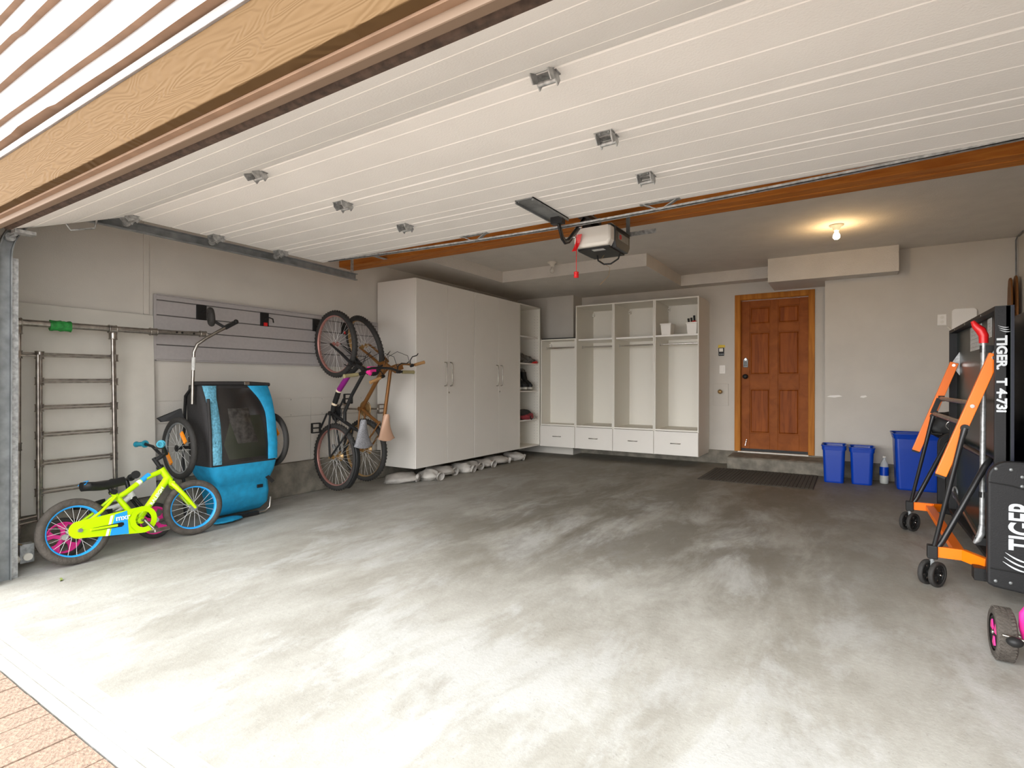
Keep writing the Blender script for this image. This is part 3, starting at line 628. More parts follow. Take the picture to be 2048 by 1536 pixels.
# ---------------------------------------------------------------- open lockers
def locker(i, x0, x1, z1, yb, lab, shelf):
    t = thing('open_locker', lab, 'locker', ((x0+x1)/2, 7.6, .145), 'white open lockers along the back wall')
    y0, z0 = 7.30, .145; th = .019
    box('side_panel', 'whitein', t, x0+.001, x0+th, y0, yb, z0, z1, .0015); box('side_panel', 'whitein', t, x1-th, x1-.001, y0, yb, z0, z1, .0015)
    box('back_panel', 'whitein', t, x0+th, x1-th, yb-.008, yb-.001, z0, z1)
    box('top_panel', 'whitein', t, x0+th, x1-th, y0, yb-.008, z1-th, z1, .0015)
    box('seat_panel', 'whitein', t, x0+th, x1-th, y0, yb-.008, .468, .490, .0015); box('bottom_panel', 'whitein', t, x0+th, x1-th, y0+.02, yb-.008, z0, z0+th)
    if shelf: box('hat_shelf', 'whitein2', t, x0+th, x1-th, y0+shelf, yb-.008, 1.748, 1.772, .0015)
    zr = 1.66; yr = (y0+.20 if i else y0+.16)
    rod = MB().cyl((x0+th, yr, zr), (x1-th, yr, zr), .013, n=12).build('hanging_rod', 'chrome', t)
    for x in (x0+th, x1-th-.008): box('rod_socket', 'chrome', rod, x, x+.008, yr-.018, yr+.018, zr-.02, zr+.02)
    dw_ = box('drawer_front', 'white', t, x0+.004, x1-.004, y0-.019, y0-.001, z0+.004, .464, .002)
    xm = (x0+x1)/2
    MB().tube([(xm-.063, y0-.019, .308), (xm-.063, y0-.042, .308), (xm+.063, y0-.042, .308), (xm+.063, y0-.019, .308)], .006, 6).build('drawer_handle', 'steel', dw_)
    box('hanging_bracket', 'whitein2', t, x0+th, x0+th+.03, yb-.05, yb-.008, z1-.10, z1-.055, .004)
    MB().disc((x0+th+.015, yb-.052, z1-.078), (0, 1, 0), .010, .006, 10).build('bracket_screw', 'chrome', t)
LX = [-4.055, -3.462, -2.868, -2.274, -1.680]
labs = ['shortest white open locker in the corner by the shelf column', 'tall white open locker beside the short corner locker', 'tall white open locker third from the corner', 'tall white open locker at the right end holding two small bins']
for i in range(4): locker(i, LX[i], LX[i+1], 1.785 if i == 0 else 2.265, 7.60 if i == 0 else 7.925, labs[i], (None, .06, .06, .001)[i])
tag(MB().box(-4.04, -3.47, 7.31, 7.60, 1.787, 1.800).build('dark_board', 'black'), 'thin dark board lying on top of the short corner locker', 'board')
def small_bin(x, y, lab, group):
    t = thing('storage_bin', lab, 'storage bin', (x, y, 1.772), group)
    def rg(w, d, z): return [Vector((x+px, y+py, z)) for px, py in rrect(-w, w, -d, d, .012, 3)]
    MB().loft([rg(.062, .09, 1.774), rg(.072, .105, 1.91), rg(.078, .112, 1.912), rg(.078, .112, 1.930), rg(.070, .104, 1.930), rg(.058, .086, 1.782)], smooth=False).build('bin_shell', 'whitein2', t)
small_bin(-2.13, 7.44, 'small white bin alone on the left of the locker shelf', 'small white bins on the locker shelf')
small_bin(-1.785, 7.44, 'small white bin with tool handles on the right of the locker shelf', 'small white bins on the locker shelf')
for k, (dx, dy, a, ln) in enumerate(((-.035, -.02, -.55, .16), (-.005, .0, -.42, .17), (.022, .02, -.25, .20))):
    x, y = -1.79+dx, 7.44+dy
    hs = thing('hand_tool', ('leftmost', 'middle', 'tallest')[k]+' dark tool handle sticking out of the small white bin', 'hand tool', (x, y, 1.80), 'tool handles in the white bin')
    p = Vector((x, y, 1.83)); q = p+Vector((a*.25, 0, 1)).normalized()*ln
    MB().cyl(p, q, .010, n=8).build('tool_shaft', 'chrome', hs); MB().cyl(p.lerp(q, .55), q, .013, .015, n=8).build('tool_grip', 'black', hs)
tag(MB().ball((-1.765, 7.40, 1.912), (.045, .05, .045), 14, 9).build('red_ball', 'red'), 'red ball lying on top of the right white bin', 'ball')
# ---------------------------------------------------------------- tall cabinets
CX0, CX1, CZ0, CZ1 = XL+.021, -4.06, .155, 2.275
def cabinet(y0, y1, lab):
    t = thing('tall_cabinet', lab, 'cabinet', ((CX0+CX1)/2, (y0+y1)/2, CZ0), 'tall white wall cabinets')
    box('cabinet_body', 'white', t, CX0+.058, CX1-.020, y0+.001, y1-.001, CZ0, CZ1, .002)
    box('rear_filler', 'white', t, CX0, CX0+.058, y0+.002, y1-.002, .33, CZ1)
    ym = (y0+y1)/2; e = .003
    for a, b, s in ((y0+e, ym-e/2, -1), (ym+e/2, y1-e, 1)):
        dd = box('cabinet_door', 'white', t, CX1-.019, CX1, a, b, CZ0+.003, CZ1-.003, .002)
        yh = ym+s*.052
        MB().tube([(CX1, yh, 1.075), (CX1+.028, yh, 1.080), (CX1+.034, yh, 1.10), (CX1+.034, yh, 1.33), (CX1+.028, yh, 1.35), (CX1, yh, 1.355)], .006, 8).build('bar_handle', 'steel', dd)
        if s > 0: MB().disc((CX1+.002, ym+.03, .997), (1, 0, 0), .011, .006, 14).build('lock', 'steel', dd)
cabinet(4.48, 5.58, 'tall white two door cabinet nearest the hanging bikes')
cabinet(5.58, 6.68, 'tall white two door cabinet beside the open shelf column')
su = thing('shelf_column', 'narrow white open shelf column beside the tall cabinets', 'shelf unit', (-4.37, 6.99, CZ0))
for a, b in ((6.682, 6.70), (7.28, 7.298)): box('side_panel', 'whitein', su, CX0+.06, CX1, a, b, CZ0, CZ1, .0015)
box('top_panel', 'whitein', su, CX0+.06, CX1, 6.70, 7.28, CZ1-.019, CZ1, .0015); box('bottom_panel', 'whitein', su, CX0+.06, CX1, 6.70, 7.28, CZ0, CZ0+.019, .0015)
box('back_panel', 'whitein', su, CX0+.052, CX0+.06, 6.682, 7.298, CZ0, CZ1)
for z in (1.815, 1.415, 1.0, .567): box('shelf', 'whitein2', su, CX0+.06, CX1-.035, 6.70, 7.28, z-.019, z, .0015)
pg = MB()
for i in range(44):
    for x in (CX1-.04, CX1-.09): pg.disc((x, 7.2795, .25+i*.044), (0, 1, 0), .0035, .002, 6)
pg.build('peg_holes', 'slatgap', su)
def lump(seed, amp=.25, fr=5):
    rnd = random.Random(seed); ks = [(Vector((rnd.uniform(-1, 1), rnd.uniform(-1, 1), rnd.uniform(-1, 1)))*fr, rnd.uniform(0, 6)) for _ in range(6)]
    return lambda d: 1+amp*sum(math.sin(k.dot(d)+p) for k, p in ks)/3
# things on the shelves
g1 = thing('cloth_heap', 'crumpled dark grey cloth heap with a red tip on the upper shelf', 'cloth', (-4.25, 7.0, 1.415))
MB().ball((-4.23, 6.96, 1.475), (.13, .19, .085), 24, 14, lump(3, .3, 6)).floor_at(1.4155).build('grey_fold', 'cloth_grey', g1)
MB().ball((-4.17, 7.06, 1.455), (.11, .13, .05), 20, 12, lump(5, .3, 7)).floor_at(1.4155).build('grey_fold', 'cloth_grey', g1)
MB().ball((-4.10, 7.15, 1.430), (.06, .09, .022), 16, 9, lump(8, .25, 5)).floor_at(1.4155).build('red_tip', 'red', g1)
def skate(x, y, lab, rot):
    mt_ = Matrix.Translation((x, y, 1.0)) @ Matrix.Rotation(rot, 4, 'Z')
    t = thing('ice_skate', lab, 'skate', group='skates on the middle shelf', mtx=mt_)
    # boot: rings up the ankle and toe
    def el(cx_, w, l, z): return [Vector((cx_+l*math.cos(2*PI*i/14), w*math.sin(2*PI*i/14), z)) for i in range(14)]
    MB().loft([el(.0, .042, .125, .055), el(.0, .045, .130, .085), el(-.015, .043, .105, .125), el(-.045, .043, .070, .165), el(-.060, .045, .062, .23), el(-.068, .048, .066, .285)]).build('boot', 'black', t)
    MB().loft([el(-.07, .036, .05, .285), el(-.075, .04, .05, .315), el(-.11, .035, .03, .345)]).build('tongue', 'cloth_grey', t)
    MB().box(-.11, .115, -.018, .018, .018, .056).build('blade_holder', 'whitein', t, .006)
    MB().box(-.125, .130, -.002, .002, .001, .020).build('blade', 'chrome', t)
    for s in (-1, 1): MB().bar((-.02, s*.043, .13), (-.07, s*.048, .20), .006, .022, up=(0, 1, 0)).build('boot_stripe', 'whitep', t)
skate(-4.20, 7.10, 'black skate with white blade holder at the open end of the shelf', -.15)
skate(-4.22, 6.96, 'black skate standing in the middle of the shelf pair', .1)
skate(-4.24, 6.82, 'black skate half hidden by the cabinet door', .05)
g3 = thing('red_jersey', 'folded red and white jersey on the lower shelf', 'clothing', (-4.25, 7.0, .567))
MB().ball((-4.22, 6.96, .625), (.15, .19, .085), 24, 14, lump(12, .25, 5)).floor_at(.5675).build('dark_fold', 'blackfab', g3)
MB().ball((-4.17, 7.02, .610), (.13, .17, .065), 22, 12, lump(14, .25, 6)).floor_at(.5675).build('red_fold', 'cloth_red', g3)
MB().ball((-4.10, 7.10, .590), (.06, .07, .04), 16, 9, lump(15, .25, 6)).floor_at(.5675).build('white_fold', 'bag', g3)
MB().torus((-4.045, 7.00, .605), (1, .2, .1), .035, .008, 20, 6).build('number_print', 'black', g3)
# sandbags under the cabinets
bags = [(-4.27, 4.47, .19, .19, .062), (-4.10, 4.74, .15, .10, .074), (-4.20, 5.06, .19, .19, .066), (-4.12, 5.38, .17, .09, .070), (-4.15, 5.60, .15, .10, .062), (-4.13, 5.85, .16, .11, .064), (-4.16, 6.24, .17, .21, .060), (-4.12, 6.62, .15, .12, .064)]
bl = ['flattest white sack at the near end under the cabinets', 'knotted white sack poking out below the cabinet corner', 'long white sack under the first cabinet', 'white sack below the handles of the first cabinet', 'small round white sack under the seam between the cabinets', 'wrinkled white sack with loose neck under the second cabinet', 'long flat white sack under the far cabinet', 'farthest white sack below the open shelf column']
for i, (x, y, rx, ry, rz) in enumerate(bags):
    def wrp(d, l=lump(40+i, .16, 4), l2=lump(60+i, .10, 11)): return l(d)*l2(d)*(1.0 if d.z > -.3 else .98)
    b = MB().ball((x, y, 0), (rx, ry, rz), 26, 16, wrp)
    lo = min(p.z for p in b.v); top = max(p.z for p in b.v)
    for p in b.v: p.z = max(-.05, p.z)+.05; p.z = min(p.z*.95, .150)
    s = thing('white_sack', bl[i], 'sack', (x, y, 0), 'white sacks under the cabinets')
    b.build('sack_body', 'bag', s)
    kx = x+rx*.75; MB().lathe([(.012, 0), (.030, .012), (.052, .03), (.040, .046), (.055, .052)], (kx, y+ry*.35, .055), (.85, random.uniform(-.3, .5), -.25), 12).build('tied_neck', 'bag', s)
# ================================================================ LEFT WALL
sl = thing('slatwall', 'grey slatwall panel with horizontal grooves on the left wall', 'slatwall', (XL, 3.3, 1.287))
box('groove_backing', 'slatgap', sl, XL+.0125, XL+.0165, 2.105, 4.475, 1.287, 1.80)
ze = [1.287, 1.406, 1.5235, 1.642, 1.761, 1.803]
for i in range(5): box('slat', 'slat', sl, XL+.0165, XL+.030, 2.118, 4.468, ze[i]+.004, ze[i+1]-.004, .002)
box('edge_trim', 'slat', sl, XL+.0125, XL+.033, 2.100, 2.118, 1.285, 1.806, .002); box('edge_trim', 'slat', sl, XL+.0125, XL+.033, 4.466, 4.477, 1.285, 1.806, .002)
box('edge_trim', 'slat', sl, XL+.0125, XL+.033, 2.118, 4.468, 1.800, 1.808, .002); box('edge_trim', 'slat', sl, XL+.0125, XL+.033, 2.118, 4.468, 1.279, 1.290, .002)
SX = XL+.031
for y, lab, red in ((2.464, 'black wall hook plate above the bike trailer', 0), (3.043, 'black wall hook plate with a red clip and no bike', 1), (3.62, 'black wall hook plate holding the black bike', 0), (3.985, 'black wall hook plate holding the brown bike', 1)):
    h = thing('wall_hook', lab, 'wall hook', (SX, y, 1.64), 'black bike hooks on the slatwall')
    box('hook_plate', 'black', h, SX, SX+.012, y-.042, y+.042, 1.635, 1.760, .003)
    MB().tube([(SX+.010, y, 1.70), (SX+.045, y, 1.695), (SX+.070, y, 1.705), (SX+.072, y, 1.735)] if y > 3.5 else [(SX+.010, y, 1.70), (SX+.05, y+.02, 1.715), (SX+.09, y+.03, 1.700), (SX+.10, y+.03, 1.665)], .006, 8).build('hook_arm', 'blackm', h)
    if red: box('red_clip', 'red', h, SX+.012, SX+.020, y-.012, y+.022, 1.637, 1.668)
# loose board leaning on the wall
lb = MB().prism([(XL+.072, 1.235, .224), (XL+.072, 2.098, .224), (XL+.013, 2.098, 1.633), (XL+.013, 1.235, 1.633)], (.012, 0, 0)).build('plain_panel', 'board', bevel=.001)
for v in lb.data.vertices:
    pass
tag(lb, 'plain painted sheet panel leaning on the left wall behind the pipes', 'sheet')
# pipe frame
pf = thing('pipe_frame', 'dark steel pipe ladder frame leaning on the left wall', 'pipe frame', (-4.5, 1.5, .02))
def fit(p, r=.020, ax=(0, 0, 1)):
    a = Vector(ax)*.022; p = Vector(p)
    f_ = MB().cyl(p-a, p+a, r, n=10)
    for e in (-1, 1): f_.torus(p+a*e, ax, r*.96, .004, 14, 6)
    return f_
PXF = -4.50
MB().cyl((PXF, 1.225, 1.487), (PXF, 2.03, 1.491), .022, n=14).build('top_pipe', 'pipe', pf)
MB().cyl((PXF, 2.03, 1.491), (PXF, 2.42, 1.505), .018, n=14).build('top_pipe', 'pipe', pf)
fit((PXF, 2.028, 1.491), .028, (0, 1, 0)).build('pipe_coupling', 'pipe', pf); fit((PXF, 2.40, 1.504), .024, (0, 1, 0)).build('pipe_coupling', 'pipe', pf)
for y in (2.19, 2.23, 2.32): MB().disc((PXF+.017, y, 1.50), (1, 0, 0), .008, .006, 10).build('pipe_hole', 'black', pf)
for dx, dy in ((0, 0), (-.035, .022)):
    MB().cyl((PXF+dx, 1.232+dy, .10), (PXF+dx, 1.232+dy, 1.49), .0125, n=10).build('upright', 'pipe', pf)
    MB().cyl((PXF+dx, 1.345+dy, .20), (PXF+dx, 1.340+dy, 1.285), .0125, n=10).build('upright', 'pipe', pf)
    MB().cyl((PXF+dx, 1.778+dy, .30), (PXF+dx, 1.760+dy, 1.49), .0115, n=10).build('upright', 'pipe', pf)
for y in (1.232, 1.760): fit((PXF, y, 1.487), .029, (0, 1, 0)).build('tee_fitting', 'pipe', pf); fit((PXF-.012, y+.008, 1.44), .026).build('tee_fitting', 'pipe', pf)
for z, y0 in ((1.282, 1.232), (1.110, 1.345), (.935, 1.35), (.755, 1.352), (.569, 1.356), (.380, 1.358)):
    for dx, dz in ((0, -.006), (-.035, .010)): MB().cyl((PXF+dx, y0, z+dz), (PXF+dx, 1.770, z+dz+.004), .0065, n=8).build('rung', 'pipe', pf)
    for y in (1.345, 1.770): fit((PXF-.016, y+.008, z), .023).build('rung_fitting', 'pipe', pf)
fit((PXF-.014, 1.242, 1.282), .023).build('rung_fitting', 'pipe', pf); fit((PXF-.014, 1.242, .69), .022).build('rung_fitting', 'pipe', pf); fit((PXF-.014, 1.242, .19), .022).build('rung_fitting', 'pipe', pf)
MB().cyl((PXF, 1.15, .69), (PXF, 1.242, .69), .008, n=8).build('stub_pipe', 'pipe', pf)
for dz in (0, .03): MB().cyl((PXF, 1.242, .19+dz), (PXF, 1.35, .20+dz), .008, n=8).build('stub_pipe', 'pipe', pf)
MB().cyl((PXF+.03, 1.15, .04), (PXF+.03, 2.02, .04), .021, n=12).build('base_pipe', 'pipe', pf)
fit((PXF+.03, 1.80, .04), .03, (0, 1, 0)).build('pipe_coupling', 'pipe', pf)
MB().cyl((PXF+.028, 1.232, .04), (PXF, 1.232, .12), .02, n=10).build('base_elbow', 'pipe', pf)
gt = MB(); secs_ = []
for i in range(9):
    y = 1.400+i*.0145; secs_.append([Vector((PXF+(.026+.004*math.sin(i*2.1+j))*math.cos(2*PI*j/12), y, 1.488+(.028+.004*math.cos(i*1.7+j*2))*math.sin(2*PI*j/12)-(.012 if math.sin(2*PI*j/12) < -.5 else 0))) for j in range(12)])
gt.loft(secs_).build('green_tape', 'green', pf)
# ================================================================ BICYCLES
def wheel(parent, name, c, R, tr, tyre, rim, spoke, ns=28, hubw=.05, hub='track', xf=None, knobs=0, rimw=None, hubm=None):
    c = Vector(c); X = xf or Matrix.Identity(4); Rr = R-2*tr*.92; rimw = rimw or tr*.62
    prf = [(-rimw, 0), (-rimw, .013), (-rimw*.5, .006), (rimw*.5, .006), (rimw, .013), (rimw, 0), (rimw*.6, -.007), (-rimw*.6, -.007)]; secs = []
    for i in range(48):
        a = 2*PI*i/48; d = Vector((math.cos(a), 0, math.sin(a))); secs.append([c+d*(Rr+h)+Vector((0, w, 0)) for w, h in prf])
    secs.append(secs[0])
    w_ = MB().loft(secs, caps=False).xf(X).build(name, rim, parent)
    t_ = MB().torus(c, (0, 1, 0), R-tr, tr, 56, 12)
    if knobs:
        for i in range(knobs):
            for s in (-1, 0, 1):
                a = 2*PI*(i+.5*(s == 0))/knobs; d = Vector((math.cos(a), 0, math.sin(a))); tg = Vector((-math.sin(a), 0, math.cos(a)))
                o = c+d*(R-tr)+(d*math.cos(s*.75)+Vector((0, 1, 0))*math.sin(s*.75))*(tr+.0015)
                n_ = (d*math.cos(s*.75)+Vector((0, 1, 0))*math.sin(s*.75)); t_.bar(o-n_*.002, o+n_*.003, .011, .010, up=tg)
    t_.xf(X).build('tyre', tyre, w_)
    s_ = MB()
    for i in range(ns):
        a = 2*PI*i/ns; sd = 1 if i % 2 else -1; b = a+sd*(.9 if (i//2) % 2 else -.9)
        s_.cyl(c+Vector((.018*math.cos(b), sd*hubw*.42, .018*math.sin(b))), c+Vector((Rr*math.cos(a), 0, Rr*math.sin(a))), .0011 if R > .25 else .0013, n=4, caps=False)
    s_.xf(X).build('spokes', spoke, w_)
    h_ = MB().cyl(c-Vector((0, hubw, 0)), c+Vector((0, hubw, 0)), .012, n=12)
    for s in (-1, 1): h_.disc(c+Vector((0, s*hubw*.42, 0)), (0, 1, 0), .024, .004, 16); h_.cyl(c+Vector((0, s*hubw, 0)), c+Vector((0, s*(hubw+.014), 0)), .008, n=8)
    h_.xf(X).build('hub', hub, w_)
    return w_
def steer_xf(p, q, ang):
    p = Vector(p); ax = (Vector(q)-p).normalized()
    return Matrix.Translation(p) @ Matrix.Rotation(ang, 4, ax) @ Matrix.Translation(-p)
def V(s, t, w=0): return Vector((s, w, t))
def saddle(parent, m, s0, s1, t, w=.075, th=.045, under='black', nose=.017):
    secs = []; n = 14
    for i in range(13):
        f = i/12; s = s0+(s1-s0)*f
        hw = nose+(w-nose)*(1-f)**1.6 if f > .12 else w*math.sqrt(max(.05, 1-((.12-f)/.13)**2))
        if i == 12: hw = nose*.5
        lift = .012*math.cos(f*PI)**2
        secs.append([V(s, t-th*.35+lift+(th*.40*math.sin(2*PI*j/n) if math.sin(2*PI*j/n) > 0 else th*.55*math.sin(2*PI*j/n)), hw*math.cos(2*PI*j/n)) for j in range(n)])
    o = MB().loft(secs).build('saddle', m, parent); return o
# ---- lime kids bike
e_ = Vector((-4.008+3.955, 2.068-1.343, 0)).normalized(); nr = Vector((-e_.y, e_.x, 0)); ph = rad(11)
up_ = Vector((0, 0, 1))*math.cos(ph)+nr*math.sin(ph); lf = up_.cross(e_)
A_ = Vector((-3.960, 1.370, .004))
mg = Matrix(((e_.x, lf.x, up_.x, A_.x), (e_.y, lf.y, up_.y, A_.y), (e_.z, lf.z, up_.z, A_.z), (0, 0, 0, 1)))
gb = thing('kids_bicycle', 'lime green kids bike with blue rims leaning on the trailer', 'bicycle', mtx=mg)
RW, TW = .197, .026; HT, HB = V(.535, .510), V(.590, .405)
SXF = steer_xf(HB, HT, rad(-14))
wheel(gb, 'rear_wheel', V(0, RW), RW, TW, 'tyreg', 'blue', 'spoke', 20, .045, 'chrome', rimw=.017)
wheel(gb, 'front_wheel', V(.727, RW), RW, TW, 'tyreg', 'blue', 'spoke', 20, .042, 'track', SXF, rimw=.017)
BB = V(.355, .182)
fr = MB(); fr.cyl(HB-V(.01, -.02)*.2, HT, .023, n=14)
fr.tube([V(.238, .352), V(.30, .378), V(.42, .452), HT-V(-.006, .022)], .017, 10)
fr.tube([BB, V(.45, .288), HB+V(-.012, .035)], [.020, .022, .024], 12)
fr.cyl(BB, V(.222, .400), .017, n=12)
fr.cyl(BB-V(0, 0, .04), BB+V(0, 0, .04), .022, n=14)
for s in (-1, 1):
    fr.tube([V(.232, .365, s*.018), V(.13, .285, s*.045), V(.0, RW+.01, s*.055)], .0095, 8); fr.tube([BB+V(-.01, 0, s*.02), V(.18, .186, s*.048), V(.0, RW, s*.055)], .0095, 8)
fo = fr.build('frame', 'lime', gb)
MB().tube([V(.40, .4395), V(.455, .474)], .0178, 10).build('blue_band', 'blue', fo); MB().tube([V(.375, .424), V(.395, .4365)], .0178, 10).build('white_band', 'whitep', fo)
dt0, dt1 = BB, HB+V(-.012, .035); dd = (dt1-dt0).normalized(); pr = Vector((dd.z, 0, -dd.x))*-1
text('frame_lettering', 'RALEIGH', 'whitep', fo, .030, dt0+dd*.118+V(0, 0, -.0245)-pr*.011, dd, pr, .0015, .0008, sx=1.15)
ff = MB()
for s in (-1, 1): ff.tube([HB+V(.004, -.012, s*.020), HB+V(.018, -.035, s*.045), V(.66, .300, s*.048), V(.727, RW, s*.048)], [.017, .017, .014, .010], 10)
ff.cyl(HB+V(0, -.01, -.035), HB+V(0, -.01, .035), .020, n=10)
ff.xf(SXF).build('fork', 'lime', gb)
MB().cyl(HB+V(.004, -.010), HB+V(-.004, .006), .0245, n=14).cyl(HT, HT+V(-.008, .014), .0235, n=14).build('headset', 'black', gb)
st_ = MB().cyl(HT, HT+V(-.040, .075), .014, n=10).cyl(HT+V(-.03, .06), HT+V(.022, .088), .015, n=10).xf(SXF).build('stem', 'blackm', gb)
HC = HT+V(.020, .088)
hb = MB()
hb.tube([HC+V(-.085, .085, .235), HC+V(-.06, .085, .17), HC+V(-.03, .065, .115), HC+V(0, .01, .07), HC, HC+V(0, .01, -.07), HC+V(-.03, .065, -.115), HC+V(-.06, .085, -.17), HC+V(-.085, .085, -.235)], .0105, 8)
hb.cyl(HC+V(-.022, .05, .10), HC+V(-.022, .05, -.10), .006, n=8)
hb.xf(SXF).build('handlebar', 'blackm', gb)
for s in (-1, 1):
    p, q = HC+V(-.058, .085, s*.165), HC+V(-.092, .086, s*.255)
    MB().cyl(p, q, .016, n=12).cyl(p, p.lerp(q, .10), .026, n=14).cyl(p.lerp(q, .93), q, .021, n=14).xf(SXF).build('grip', 'teal', gb)
cg = []
for i in range(13): a = rad(100+160*i/12); cg.append(V(.0+.052*math.cos(a), RW+.004+.052*math.sin(a)))
for i in range(13): a = rad(-80+160*i/12); cg.append(V(.358+.085*math.cos(a), .186+.085*math.sin(a)))
g_ = MB(); n = len(cg); hole = [V(.362+.052*math.cos(2*PI*i/24), .186+.052*math.sin(2*PI*i/24)) for i in range(24)]
# chain guard: long plate with a round window at the crank, built as a ring around the window plus the plate behind it
ring = [V(.358+.086*math.cos(2*PI*i/24), .186+.086*math.sin(2*PI*i/24)) for i in range(24)]
yo = Vector((0, -.062, 0)); yi = Vector((0, -.050, 0))
g_.add([p+yo for p in ring]+[p+yo for p in hole]+[p+yi for p in ring]+[p+yi for p in hole], [(i, (i+1) % 24, 24+(i+1) % 24, 24+i) for i in range(24)]+[(i, (i+1) % 24, 48+(i+1) % 24, 48+i) for i in range(24)]+[(24+i, 24+(i+1) % 24, 72+(i+1) % 24, 72+i) for i in range(24)])
pl_ = [V(.0+.052*math.cos(rad(a)), RW+.004+.052*math.sin(rad(a))) for a in range(100, 281, 15)]+[V(.345, .101), V(.304, .125), V(.279, .160), V(.276, .205), V(.30, .248), V(.345, .271)]
g_.prism([p+yo for p in pl_], (0, .012, 0))
cgo = g_.build('chain_guard', 'lime', gb)
zo = Vector((0, -.0635, 0))
MB().prism([p+zo for p in (V(.155, .128), V(.262, .115), V(.266, .262), V(.196, .252))], (0, .002, 0)).build('blue_decal', 'blue', cgo)
MB().prism([p+zo for p in (V(.132, .131), V(.146, .129), V(.187, .251), V(.172, .249))], (0, .002, 0)).build('white_stripe', 'whitep', cgo)
MB().prism([p+Vector((0, -.066, 0)) for p in (V(.06, .178), V(.225, .168), V(.240, .178), V(.238, .192), V(.225, .196), V(.07, .196))], (0, .003, 0)).build('guard_slot', 'black', cgo)
MB().cyl(V(.055, .187, -.068), V(.20, .182, -.068), .008, n=8).build('guard_rib', 'lime', cgo)
text('guard_lettering', 'mxr', 'whitep', cgo, .050, V(.196, .210, -.0645), V(1, -.02), V(.02, 1), .0015, .0006)
MB().cyl(V(0, RW, -.064), V(0, RW, -.078), .012, n=8).build('axle_nut', 'track', cgo)
cr = MB().cyl(BB+V(0, 0, -.05), BB+V(0, 0, -.085), .011, n=10).tube([BB+V(0, 0, -.08), V(.385, .135, -.088), V(.405, .105, -.095)], .008, 8).build('crank_arm', 'chrome', gb)
MB().box(.365, .465, -.165, -.10, .088, .112).build('pedal', 'steel', gb, .006)
MB().cyl(BB+V(0, 0, .05), BB+V(0, 0, .085), .011, n=10).cyl(BB+V(0, 0, .08), V(.31, .255, .085), .008, n=8).box(.26, .36, .10, .165, .243, .267).build('far_crank', 'chrome', gb)
MB().cyl(V(.226, .39), V(.196, .450), .012, n=10).cyl(V(.226, .395, -.02), V(.226, .395, .02), .018, n=10).build('seat_post', 'blackm', gb)
sa = saddle(gb, 'black', .055, .300, .470, .072, .060); MB().prism([V(.058, .466, -.05), V(.085, .486, -.030), V(.085, .486, .030), V(.058, .466, .05)], (.0, 0, .004)).build('blue_patch', 'blue', sa)
# ---- small white and pink balance bike
e2 = Vector((.02, 1, 0)).normalized(); n2 = Vector((-e2.y, e2.x, 0)); p2 = rad(14); u2 = Vector((0, 0, 1))*math.cos(p2)+n2*math.sin(p2); l2 = u2.cross(e2); A2 = Vector((-4.165, 1.375, .004))
m2 = Matrix(((e2.x, l2.x, u2.x, A2.x), (e2.y, l2.y, u2.y, A2.y), (e2.z, l2.z, u2.z, A2.z), (0, 0, 0, 1)))
pb = thing('balance_bike', 'small white bike with hot pink wheels behind the lime bike', 'bicycle', mtx=m2)
for nm, s in (('rear_wheel', 0.), ('front_wheel', .52)):
    c = V(s, .125); w_ = MB().torus(c, (0, 1, 0), .092, .010, 40, 8, 1.6)
    for k in range(5):
        a = 2*PI*k/5+.3; d = Vector((math.cos(a), 0, math.sin(a))); w_.bar(c+d*.015, c+d*.088, .022, .014, up=(0, 1, 0))
        for b in (-.28, .28): w_.bar(c+d*.045, c+Vector((math.cos(a+b), 0, math.sin(a+b)))*.09, .014, .012, up=(0, 1, 0))
    wo = w_.build(nm, 'pink', pb); MB().torus(c, (0, 1, 0), .107, .018, 44, 10).build('tyre', 'rubber', wo); MB().cyl(c-V(0, 0, .035), c+V(0, 0, .035), .018, n=12).build('hub', 'spoke', wo)
fb = MB().tube([V(.02, .14), V(.16, .235), V(.32, .27), V(.41, .33)], .017, 10).tube([V(.05, .16), V(.20, .17), V(.36, .26)], .014, 8).cyl(V(.40, .30), V(.385, .37), .021, n=12).build('frame', 'whitep', pb)
MB().box(.20, .27, -.021, -.019, .225, .255).build('dark_print', 'black', fb)
MB().tube([V(.41, .29, .03), V(.45, .22, .035), V(.52, .125, .032)], .009, 8).tube([V(.41, .29, -.03), V(.45, .22, -.035), V(.52, .125, -.032)], .009, 8).cyl(V(.405, .30, -.03), V(.405, .30, .03), .014, n=8).build('fork', 'blackm', pb)
MB().cyl(V(.385, .36), V(.375, .44), .014, n=10).cyl(V(.375, .44, -.16), V(.375, .44, .16), .011, n=10).build('handlebar', 'blackm', pb)
for s in (-1, 1): MB().cyl(V(.375, .44, s*.08), V(.36, .445, s*.19), .016, n=12).cyl(V(.36, .445, s*.185), V(.359, .445, s*.197), .027, n=14).cyl(V(.375, .44, s*.075), V(.374, .44, s*.085), .024, n=14).build('grip', 'black', pb)
saddle(pb, 'black', .06, .24, .315, .06, .045); MB().cyl(V(.15, .22), V(.14, .30), .012, n=8).build('seat_post', 'blackm', pb)
